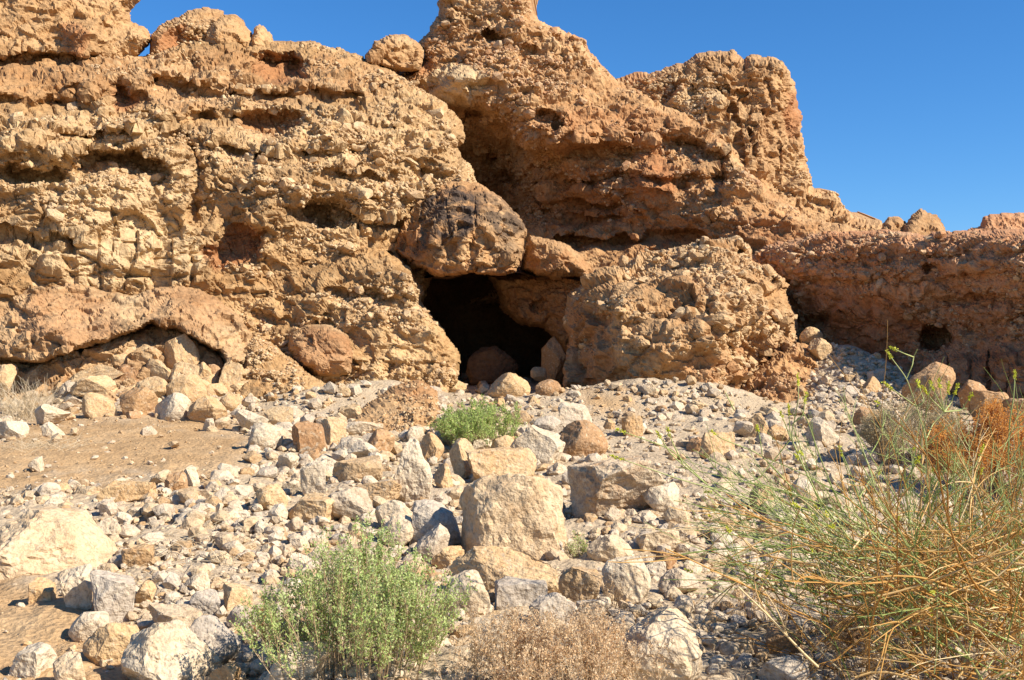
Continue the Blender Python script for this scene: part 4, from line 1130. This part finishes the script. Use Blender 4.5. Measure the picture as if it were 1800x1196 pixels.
# smaller countable stones, each described by the rock it lies next to
MIDS = []
def mids():
    rng = np.random.default_rng(77)
    zones = [((0, 850, 520, 1000), 62, 'pale', (16, 46)), ((430, 760, 1000, 1010), 60, 'pale', (16, 40)), ((1050, 720, 1540, 900), 40, 'pale', (10, 24)),
             ((860, 985, 1330, 1150), 44, 'pale', (16, 36)), ((1240, 1090, 1560, 1190), 18, 'grey', (16, 38)), ((1425, 640, 1570, 745), 26, 'grey', (11, 24)), ((20, 1050, 460, 1196), 16, 'pale', (14, 30)), ((440, 690, 1290, 726), 44, 'tan', (9, 26))]
    zones = [((90, 668, 430, 740), 34, 'tan', (20, 52))] + zones
    shapes = [(rock_shape(900 + k, 'a' if k % 4 else 'b', 3)) for k in range(18)]
    cache = {}
    sizes = ('small', 'medium', 'larger')
    kinds = {'brown': 'brown', 'pale': 'pale limestone', 'grey': 'grey limestone', 'white': 'white limestone', 'tan': 'tan'}
    used = {}
    for (a, b, c, d_), n, mk, (s0, s1) in zones:
        got = 0; tries = 0
        while got < n and tries < n * 30:
            tries += 1
            u, v = rng.uniform(a, c), rng.uniform(b, d_)
            if any(poly_sd(np.array([u]), np.array([v]), z)[0] > 0 and rng.random() < 0.8 for z in (SAND, SAND2)): continue
            if any(x0 - 4 < u < x1 + 4 and y0 + 4 < v < y1 + 4 for _, x0, x1, y0, y1 in ROCKS): continue
            if any(math.hypot((u - mu) , (v - mv) * 1.5) < 15 for mu, mv in MIDS): continue
            t = rng.random() ** 1.7
            w = s0 * (s1 / s0) ** t
            q = hit(u, v)[0]
            s = w * q[1] / F
            m = mk if rng.random() < 0.72 else rng.choice(['brown', 'tan', 'pale'] if mk == 'tan' else ['white', 'tan', 'grey', 'pale'])
            k = int(rng.integers(0, len(shapes)))
            if (k, m) not in cache:
                cache[(k, m)] = new_mesh('rubble_stone', shapes[k][0], shapes[k][1], False)
                cache[(k, m)].materials.append(M[m])
            h = s * rng.uniform(0.5, 0.85)
            best = min(ROCKS, key=lambda r: math.hypot(u - (r[1] + r[2]) / 2, 1.4 * (v - r[4] + 8)))
            cu, hw = (best[1] + best[2]) / 2, (best[2] - best[1]) / 2
            rel = 'left of' if u < cu - hw else 'right of' if u > cu + hw else 'behind' if v < best[4] else 'in front of'
            sz = sizes[0] if t < 0.25 else sizes[1] if t < 0.65 else sizes[2]
            lab = f'{sz} {kinds[m]} stone {rel} the {best[0]}'
            lab = ' '.join(lab.split()[:16])
            if lab in used:
                for alt in (lab.replace(' stone ', ' chipped stone ', 1), lab.replace(' stone ', ' slanting stone ', 1), lab.replace(' stone ', ' angular stone ', 1), lab.replace(' stone ', ' flat stone ', 1), lab.replace(' stone ', ' tilted stone ', 1), lab.replace(sz, 'tiny', 1), lab.replace(sz, 'weathered', 1)):
                    alt = ' '.join(alt.split()[:16])
                    if alt not in used:
                        lab = alt
                        break
            used[lab] = 1
            o = link('rubble_stone', cache[(k, m)], None, label=lab, cat='stone', group='loose stones of the talus', loc=(float(q[0]), float(q[1]), float(q[2] + h * 0.32)))
            o.scale = (s, s * rng.uniform(0.7, 1.0), h)
            o.rotation_euler = (rng.normal(0, 0.2), rng.normal(0, 0.2), rng.uniform(0, 6.28))
            MIDS.append((u, v)); got += 1
mids()

def gravel():
    rng = np.random.default_rng(5)
    def lay(name, n, box, px, mat, dens, label, pw=1.9, hulls=None):
        u = rng.uniform(box[0], box[2], n); v = rng.uniform(box[1], box[3], n)
        k = rng.random(n) < dens(u, v)
        u, v = u[k], v[k]
        q = hit(u, v)
        s = px[0] * (px[1] / px[0]) ** (rng.random(len(u)) ** pw) * q[:, 1] / F
        q[:, 2] += s * rng.uniform(0.0, 0.32, len(s))
        scatter(name, q, s * 1.1, rng, M[mat], label=label, tilt=0.7, hulls=hulls)
    def dens(u, v):
        sd = np.maximum(np.maximum(poly_sd(u, v, SAND), poly_sd(u, v, SAND2)), poly_sd(u, v, SAND3))
        base = np.where(sd > 0, 0.13 + 0.3 * np.exp(-sd / 14), 0.9)
        q = np.stack([u / 60, v / 35, v * 0], -1)
        return base * np.clip(0.75 + 0.7 * fbm(q, 3, 88), 0.15, 1)
    lay('gravel', 30000, (-420, 645, 2220, 1230), (3.2, 19), 'pale_a', dens, 'pale limestone gravel covering the talus')
    def dens2(u, v):
        sd = np.maximum(np.maximum(poly_sd(u, v, SAND), poly_sd(u, v, SAND2)), poly_sd(u, v, SAND3))
        q = np.stack([u / 90, v / 50, v * 0], -1)
        return np.where(sd > -6, 0.03, 1.0) * np.clip(0.8 + 0.9 * fbm(q, 3, 89), 0.2, 1) * np.where((u > 1020) & (v < 900), 0.6, 1.0)
    lay('rubble', 11600, (-420, 668, 2220, 1230), (9, 36), 'pale_a', dens2, 'broken pale limestone rubble filling the slope between the rocks', 1.5)
    lay('grit', 6000, (-60, 690, 480, 1230), (2.0, 6), 'clast_warm_a', lambda u, v: np.where(np.maximum(poly_sd(u, v, SAND), poly_sd(u, v, SAND2)) > -10, 0.8, 0.0), 'fine grit strewn over the bare earth')
    lay('rubble', 3100, (-420, 735, 2220, 1230), (16, 54), 'pale_a', dens2, 'larger broken limestone pieces packed over the slope', 1.4, HULL_B)
    lay('scree', 1700, (1405, 590, 1600, 760), (5, 18), 'pale_a', lambda u, v: np.full(u.shape, 0.9), 'grey scree between the huge boulder and the red wall')
gravel()

# ------------------------------------------------------------------ plants
M['leaf_green'] = mat_plant('saltbush_leaf', [(0.0, (0.34, 0.42, 0.11)), (0.5, (0.48, 0.57, 0.20)), (0.85, (0.62, 0.68, 0.32)), (1.0, (0.66, 0.60, 0.29))], 0.42)
M['leaf_mid'] = mat_plant('far_saltbush_leaf', [(0.0, (0.30, 0.38, 0.085)), (0.6, (0.44, 0.53, 0.16)), (1.0, (0.56, 0.60, 0.27))], 0.4)
M['twig_tan'] = mat_plant('dry_twig', [(0.0, (0.34, 0.22, 0.12)), (0.5, (0.46, 0.32, 0.18)), (1.0, (0.58, 0.44, 0.28))], 0.05)
M['seed_tan'] = mat_plant('dry_seed_husk', [(0.0, (0.60, 0.38, 0.19)), (0.5, (0.76, 0.54, 0.31)), (1.0, (0.84, 0.68, 0.46))], 0.45)
M['seed_orange'] = mat_plant('orange_seed_husk', [(0.0, (0.58, 0.22, 0.035)), (0.5, (0.74, 0.36, 0.08)), (1.0, (0.80, 0.52, 0.20))], 0.45)
M['seed_pale'] = mat_plant('pale_seed_husk', [(0.0, (0.40, 0.31, 0.17)), (0.5, (0.52, 0.42, 0.25)), (1.0, (0.46, 0.43, 0.22))])
M['stem_green'] = mat_plant('green_stem', [(0.0, (0.20, 0.27, 0.06)), (0.5, (0.34, 0.40, 0.12)), (1.0, (0.52, 0.53, 0.22))], 0.08)
M['stem_tan'] = mat_plant('dead_stem', [(0.0, (0.44, 0.20, 0.045)), (0.5, (0.60, 0.34, 0.10)), (0.85, (0.70, 0.46, 0.19)), (1.0, (0.76, 0.60, 0.33))], 0.2)
M['flower'] = mat_plant('yellow_bud', [(0.0, (0.42, 0.46, 0.04)), (0.6, (0.58, 0.58, 0.06)), (1.0, (0.70, 0.66, 0.10))])
M['straw'] = mat_plant('straw', [(0.0, (0.52, 0.39, 0.23)), (0.5, (0.65, 0.51, 0.32)), (1.0, (0.74, 0.62, 0.43))], 0.2)

class Tubes:
    def __init__(self):
        self.v, self.f, self.r, self.n = [], [], [], 0
    def add(self, pts, r0, r1, tone):
        pts = np.asarray(pts, float)
        m = len(pts)
        t = np.gradient(pts, axis=0)
        t /= np.linalg.norm(t, axis=1)[:, None] + 1e-9
        ref = np.array([0.31, 0.87, 0.38])
        a = np.cross(t, ref); a /= np.linalg.norm(a, axis=1)[:, None] + 1e-9
        b = np.cross(t, a)
        rad = np.linspace(r0, r1, m)[:, None]
        ring = [pts + rad * (math.cos(k) * a + math.sin(k) * b) for k in (0, 2.094, 4.189)]
        self.v.append(np.stack(ring, 1).reshape(-1, 3))
        g = self.n + np.arange(m * 3).reshape(m, 3)
        g2 = np.roll(g, -1, 1)
        self.f.append(np.stack([g[:-1], g2[:-1], g2[1:], g[1:]], -1).reshape(-1, 4))
        self.r.append(np.full(m * 3, tone))
        self.n += m * 3
    def build(self, name, mat, parent):
        me = new_mesh(name, np.concatenate(self.v), np.concatenate(self.f), True, {'rnd': np.concatenate(self.r)})
        return link(name, me, mat, parent=parent)

class Leaves:
    def __init__(self):
        self.c, self.d, self.l, self.w = [], [], [], []
    def add(self, c, d, l, w):
        self.c.append(c); self.d.append(d); self.l.append(l); self.w.append(w)
    def build(self, name, mat, parent, rng):
        c = np.concatenate(self.c); d = np.concatenate(self.d); l = np.concatenate(self.l); w = np.concatenate(self.w)
        d = d / (np.linalg.norm(d, axis=1)[:, None] + 1e-9)
        s = np.cross(d, rng.normal(0, 1, c.shape)); s /= np.linalg.norm(s, axis=1)[:, None] + 1e-9
        nn = np.cross(d, s)
        a = c; e = c + d * l[:, None]; m = c + d * (l * 0.5)[:, None] + nn * (l * 0.12)[:, None]
        v = np.stack([a, m + s * (w / 2)[:, None], e, m - s * (w / 2)[:, None]], 1).reshape(-1, 3)
        f = np.arange(len(c) * 4).reshape(-1, 4)
        me = new_mesh(name, v, f, False, {'rnd': np.repeat(np.clip(rng.normal(0.5, 0.22, len(c)), 0, 1), 4)})
        return link(name, me, mat, parent=parent)

def bez(a, b, c, n):
    t = np.linspace(0, 1, n)[:, None]
    return (1 - t) ** 2 * a + 2 * t * (1 - t) * b + t * t * c

def root_at(u, v, d=None):
    return hit(u, v)[0] if d is None else P(u, v, d)

def thing(name, loc, label, cat, group=None):
    o = bpy.data.objects.new(name, None)
    C.objects.link(o)
    o['label'] = label; o['category'] = cat
    if group: o['group'] = group
    return o

def shrub(name, label, u, v, wpx, hpx, stems, twigs, per, leaf, width, leafmat, stemmat, seed, cat='bush', stem_r=0.0022, spread=0.35, clump=1.0, dead=0.0, leafname='leaves', up=0.7, flat=1.0, low=0.3, dome=0.5):
    """a many-stemmed small bush: stems rise from a narrow foot, fork into twigs set with small leaves"""
    rng = np.random.default_rng(seed)
    q = root_at(u, v)
    R_ = wpx / 2 * q[1] / F; Hh = hpx * q[1] / F
    t = thing(name, q, label, cat)
    T, L = Tubes(), Leaves()
    cl = [(rng.uniform(0, 2 * np.pi), math.sqrt(rng.random()), rng.uniform(0.66, 1.1)) for _ in range(11)]
    for k in range(stems):
        c0 = cl[int(rng.integers(0, len(cl)))]
        th = c0[0] + rng.normal(0, 0.45); rho = min(1.0, abs(c0[1] + rng.normal(0, 0.16)))
        base = q + np.array([math.cos(th), math.sin(th), 0]) * rho * R_ * spread + np.array([0, 0, -0.03])
        rho2 = min(1.0, rho * rng.uniform(0.8, 1.15))
        top = q + np.array([math.cos(th) * rho2 * R_, math.sin(th) * rho2 * R_ * flat, Hh * (1 - dome * rho2 ** 2.2) * c0[2] * rng.uniform(0.72, 1.05)])
        top = top + np.append(rng.normal(0, 0.05 * R_, 2), 0)
        mid = base * 0.5 + top * 0.5 + np.array([0, 0, 0.12 * Hh]) + np.append(rng.normal(0, 0.08 * R_, 2), 0)
        pts = bez(base, mid, top, 7)
        T.add(pts, stem_r, stem_r * 0.5, rng.random())
        isdead = rng.random() < dead
        for j in range(twigs):
            s = rng.uniform(low, 1.0) if j else 0.98
            i = min(int(s * 6), 5); p0 = pts[i] + (pts[i + 1] - pts[i]) * (s * 6 - i)
            dr = (pts[i + 1] - pts[i]); dr /= np.linalg.norm(dr)
            dr = dr * 0.6 + rng.normal(0, 0.55, 3) + np.array([0, 0, up]); dr /= np.linalg.norm(dr)
            ln = Hh * rng.uniform(0.10, 0.26) * (1.15 - 0.5 * s)
            tw = np.stack([p0, p0 + dr * ln * 0.5 + rng.normal(0, 0.03 * ln, 3), p0 + dr * ln + np.array([0, 0, 0.08 * ln])])
            T.add(tw, stem_r * 0.55, stem_r * 0.3, rng.random())
            if isdead and rng.random() < 0.75: continue
            n = int(per * rng.uniform(0.6, 1.3))
            x = rng.random(n) ** 0.8
            c = tw[0] + (tw[2] - tw[0]) * x[:, None] + rng.normal(0, leaf * 0.35 * clump, (n, 3))
            L.add(c, dr * 0.7 + rng.normal(0, 0.75, (n, 3)), leaf * rng.uniform(0.6, 1.3, n), width * rng.uniform(0.7, 1.3, n))
    T.build('stems', M[stemmat], t)
    L.build(leafname, M[leafmat], t, rng)
    return t

shrub('green_saltbush', 'big grey-green saltbush in the foreground left of centre', 625, 1192, 385, 232, 165, 13, 14, 0.014, 0.0078, 'leaf_green', 'twig_tan', 1, spread=0.65, dome=0.35, low=0.2, up=1.1, dead=0.12)
shrub('green_saltbush', 'low green bush in front of the cave', 848, 792, 172, 92, 150, 10, 14, 0.022, 0.012, 'leaf_mid', 'twig_tan', 2, spread=0.6, stem_r=0.003)
shrub('dry_bush', 'dry tan seeded bush along the bottom centre', 965, 1235, 400, 150, 230, 11, 9, 0.009, 0.007, 'seed_tan', 'straw', 3, spread=0.95, dome=0.2, stem_r=0.0015, leafname='seed_husks', up=0.3)
shrub('pale_dry_bush', 'pale dry feathery bush below the reddish boulder', 1612, 815, 180, 112, 260, 10, 14, 0.017, 0.009, 'seed_pale', 'straw', 4, spread=0.6, stem_r=0.0022, leafname='seed_husks', low=0.4)
shrub('orange_shrub', 'rust-orange dry shrub at the right edge', 1750, 868, 230, 165, 300, 11, 16, 0.015, 0.010, 'seed_orange', 'twig_tan', 5, spread=0.7, stem_r=0.002, leafname='seed_husks')
shrub('orange_weed', 'small withered orange weed between stones left of the saltbush', 460, 1145, 70, 75, 22, 7, 8, 0.008, 0.006, 'seed_orange', 'stem_tan', 6, cat='weed', stem_r=0.0014, leafname='seed_husks')
shrub('green_tuft', 'small green tuft right of the central block', 1016, 985, 34, 52, 22, 6, 7, 0.010, 0.005, 'leaf_green', 'twig_tan', 7, cat='weed', stem_r=0.0013)
shrub('green_tuft', 'small green tuft at the foot of the mottled boulder', 1066, 905, 34, 34, 20, 6, 7, 0.011, 0.005, 'leaf_green', 'twig_tan', 8, cat='weed', stem_r=0.0013)
shrub('green_tuft', 'small grey-green tuft right of the low green bush', 960, 772, 50, 44, 22, 5, 6, 0.016, 0.007, 'leaf_mid', 'twig_tan', 9, cat='weed', stem_r=0.0018)
shrub('dry_weed', 'thin dry weed in front of the saddle-backed rock', 868, 1050, 60, 66, 10, 4, 3, 0.007, 0.005, 'seed_tan', 'twig_tan', 10, cat='weed', stem_r=0.0013, leafname='seed_husks')
shrub('dry_weed', 'dry brown weed under the pale pyramid rock', 1075, 1062, 60, 60, 16, 5, 5, 0.007, 0.005, 'seed_tan', 'twig_tan', 11, cat='weed', stem_r=0.0013, leafname='seed_husks')
shrub('dry_weed', 'dry brown weed in the gravel right of the large pale boulder', 1330, 1085, 130, 60, 40, 6, 5, 0.007, 0.005, 'seed_tan', 'stem_tan', 12, cat='weed', stem_r=0.0013, leafname='seed_husks', spread=0.9)
shrub('dry_weed', 'dry orange weed in the gravel at the bottom right', 1480, 1200, 150, 120, 40, 6, 5, 0.007, 0.005, 'seed_tan', 'stem_tan', 13, cat='weed', stem_r=0.0013, leafname='seed_husks', spread=0.9)

def tuft(name, label, u, v, wpx, hpx, n, mat, seed, r=0.0014, lean=0.5, cat='grass'):
    rng = np.random.default_rng(seed)
    q = root_at(u, v)
    W = wpx / 2 * q[1] / F; Hh = hpx * q[1] / F
    t = thing(name, q, label, cat)
    T = Tubes()
    for k in range(n):
        b = q + np.append(rng.normal(0, 0.45 * W, 2), -0.01)
        b[2] = ground_z(b[0], b[1]) - 0.01
        top = b + np.append(rng.normal(0, lean * Hh, 2), Hh * rng.uniform(0.3, 1.0))
        mid = (b + top) / 2 + np.array([0, 0, 0.2 * Hh])
        T.add(bez(b, mid, top, 5), r, r * 0.5, rng.random())
    T.build('blades', M[mat], t)
    return t

tuft('dry_grass', 'dry straw grass at the left edge above the white rocks', 40, 735, 150, 70, 260, 'straw', 21, 0.003)
tuft('dry_grass', 'low straw grass trailing over the left of the sand', 60, 790, 150, 26, 140, 'straw', 22, 0.002, 1.2)
tuft('dry_grass', 'dry grey grass around the upright standing stone', 520, 868, 90, 26, 130, 'straw', 23, 0.0018, 0.9)
tuft('dry_grass', 'dry golden grass below the buttress', 645, 676, 90, 12, 90, 'straw', 24, 0.003, 0.7)

def dead_twigs():
    rng = np.random.default_rng(31)
    t = thing('dead_twigs', None, 'tangle of bleached dead twigs lying left of the saltbush', 'twigs')
    for k in range(70):
        T = Tubes()
        u, v = rng.normal(345, 48), rng.normal(970, 26)
        q = hit(u, v)[0] + np.array([0, 0, rng.uniform(0.01, 0.06)])
        a = rng.uniform(0, 6.28); ln = rng.uniform(0.08, 0.30)
        d = np.array([math.cos(a), math.sin(a), rng.normal(0, 0.2)])
        T.add(bez(q, q + d * ln * 0.5 + rng.normal(0, 0.04, 3), q + d * ln + rng.normal(0, 0.03, 3), 5), 0.0028, 0.0014, rng.random())
        T.build('twig', M['straw'], t)
dead_twigs()
tuft('dead_stalk', 'bare pale stalks standing at the mouth of the hollow on the left', 42, 690, 40, 46, 12, 'straw', 25, 0.006, 0.25, cat='stalk')

# ------------------------------------------------------------------ the big tangled broom-like plant on the right
def tangle():
    rng = np.random.default_rng(61)
    t = thing('stemmy_plant', None, 'tall tangled green plant with bare stems and yellow bud spikes', 'plant')
    G, D, Fl = Tubes(), Tubes(), Leaves()
    def spike(p, d, ln):
        n = int(70 * ln / 0.07)
        x = rng.random(n)
        c = p + d * (x * ln)[:, None] + rng.normal(0, 0.0025, (n, 3))
        Fl.add(c, d * 0.8 + rng.normal(0, 0.5, (n, 3)), np.full(n, 0.011), np.full(n, 0.006))
    def branch(p, d, ln, r, lev, tubes, tone):
        n = 7
        pts = [p]
        cur = d / np.linalg.norm(d)
        bendv = rng.normal(0, 0.10, 3)
        for k in range(n - 1):
            cur = cur + bendv * 0.5 + rng.normal(0, 0.05, 3) + (np.array([0, 0, 0.05]) if tubes is G else np.array([0, 0, -0.03]))
            cur /= np.linalg.norm(cur)
            pts.append(pts[-1] + cur * ln / (n - 1))
        pts = np.array(pts)
        tubes.add(pts, r, r * 0.55, np.clip(tone + rng.normal(0, 0.12), 0, 1))
        if lev > 0:
            for k in range(int(rng.integers(2, 5))):
                s = rng.uniform(0.3, 0.95)
                i = min(int(s * (n - 1)), n - 2)
                pp = pts[i] + (pts[i + 1] - pts[i]) * (s * (n - 1) - i)
                dd = (pts[i + 1] - pts[i]); dd /= np.linalg.norm(dd)
                dd = dd + rng.normal(0, 0.5, 3) * np.array([1, 0.6, 1])
                branch(pp, dd, ln * rng.uniform(0.3, 0.6), r * 0.65, lev - 1, tubes, tone)
        elif tubes is G and rng.random() < 0.05:
            spike(pts[-1], cur, rng.uniform(0.02, 0.04))
    # green stems fanning from roots at the lower right to the left and up
    for k in range(80):
        root = P(rng.uniform(1500, 1900), rng.uniform(1060, 1240), rng.uniform(4.0, 5.4))
        a = rng.uniform(0.35, 2.95)
        d = np.array([math.cos(a), rng.normal(0, 0.35), 0.75 * math.sin(a) + 0.12])
        branch(root, d, rng.uniform(0.45, 0.95) * (1.0 if a < 2.2 else 1.15), rng.uniform(0.0028, 0.0052), 2, G, rng.random())
    # long arms reaching left across the gravel
    for k in range(26):
        u1, v1 = rng.uniform(1150, 1420), rng.uniform(790, 1050)
        dd = rng.uniform(4.4, 5.6)
        a, c = P(rng.uniform(1560, 1760), rng.uniform(980, 1120), rng.uniform(4.3, 5.2)), P(u1, v1, dd)
        b = (a + c) / 2 + np.array([0, 0, rng.uniform(-0.05, 0.14)])
        pts = bez(a, b, c, 10)
        G.add(pts, 0.0044, 0.0018, rng.random())
        for j in range(5):
            s = rng.integers(3, 9)
            d0 = pts[s] - pts[s - 1]
            branch(pts[s], d0 / np.linalg.norm(d0) + rng.normal(0, 0.45, 3), rng.uniform(0.10, 0.30), 0.0018, 1 if j < 2 else 0, G, rng.random())
    # dead tan stems in the lower half
    for k in range(380):
        root = P(rng.uniform(1430, 1900) if k % 3 else rng.uniform(1600, 1900), rng.uniform(960, 1240), rng.uniform(4.0, 5.6))
        a = rng.uniform(0.0, 3.14)
        d = np.array([math.cos(a), rng.normal(0, 0.35), 0.55 * math.sin(a) + 0.05])
        branch(root, d, rng.uniform(0.25, 0.8), rng.uniform(0.002, 0.006), 2 if k % 3 == 0 else 1, D, rng.random())
    # upright stems crowding the right edge
    for k in range(110):
        root = P(rng.uniform(1600, 1880), rng.uniform(930, 1150), rng.uniform(4.6, 5.8))
        d = np.array([rng.normal(0, 0.35), rng.normal(0, 0.25), 1.0])
        branch(root, d, rng.uniform(0.25, 0.6), rng.uniform(0.002, 0.004), 1, G if k % 2 else D, rng.random())
    # the tall stems that carry the spikes, as they stand in the picture
    tall = [([(1640, 1050), (1630, 840), (1629, 770), (1611, 715), (1594, 665), (1566, 628)], True), ([(1594, 665), (1604, 642), (1606, 628), (1613, 614)], False), ([(1606, 628), (1590, 622), (1574, 615)], True),
            ([(1611, 715), (1590, 700), (1568, 684)], True), ([(1629, 770), (1640, 745), (1660, 724), (1700, 718)], False), ([(1660, 724), (1640, 705), (1630, 692)], True), ([(1660, 724), (1648, 700), (1640, 684)], True),
            ([(1660, 724), (1655, 700), (1652, 680)], True), ([(1660, 724), (1664, 705), (1666, 690)], True), ([(1660, 724), (1672, 708), (1678, 692)], True), ([(1660, 724), (1690, 722), (1704, 700)], True), ([(1611, 715), (1625, 706), (1616, 680)], True),
            ([(1790, 1000), (1772, 820), (1775, 740), (1782, 700), (1784, 662)], True), ([(1772, 820), (1800, 770)], False), ([(1700, 900), (1770, 850), (1840, 790)], False), ([(1520, 980), (1440, 880), (1390, 771), (1396, 743), (1404, 700), (1403, 676)], True),
            ([(1396, 743), (1412, 730), (1415, 706)], True), ([(1390, 771), (1382, 750), (1376, 735)], True), ([(1390, 771), (1388, 745), (1387, 728)], True), ([(1390, 771), (1360, 810), (1329, 846), (1250, 850)], False), ([(1300, 900), (1240, 850), (1180, 790), (1098, 760)], True),
            ([(1240, 850), (1180, 800), (1160, 768)], True), ([(1200, 815), (1183, 780), (1178, 766)], True), ([(1430, 900), (1340, 800), (1265, 770), (1258, 764)], True), ([(1340, 800), (1336, 770), (1333, 758)], True), ([(1330, 880), (1200, 845), (1095, 808)], True), ([(1290, 720), (1280, 700), (1275, 690)], False),
            ([(1480, 900), (1440, 800), (1420, 740), (1408, 720)], False), ([(1560, 960), (1500, 860), (1480, 800)], True), ([(1700, 1000), (1690, 880), (1722, 800)], True)]
    for pts, fl in tall:
        n = len(pts)
        dd = 4.75 + 0.25 * rng.random()
        w = np.array([P(u, v, dd + 0.02 * rng.normal()) for u, v in pts])
        tt = np.linspace(0, 1, n); ti = np.linspace(0, 1, 4 * n)
        w2 = np.stack([np.interp(ti, tt, w[:, k]) for k in range(3)], -1)
        w2[1:-1] = (w2[:-2] + w2[1:-1] * 2 + w2[2:]) / 4
        G.add(w2, 0.005 if n > 4 else 0.0034, 0.0022, rng.uniform(0.5, 0.95))
        if fl:
            d = w2[-1] - w2[-3]; d /= np.linalg.norm(d)
            spike(w2[-1] - d * 0.01, d, rng.uniform(0.035, 0.065))
    G.build('green_stems', M['stem_green'], t)
    D.build('dead_stems', M['stem_tan'], t)
    Fl.build('bud_spikes', M['flower'], t, rng)
tangle()
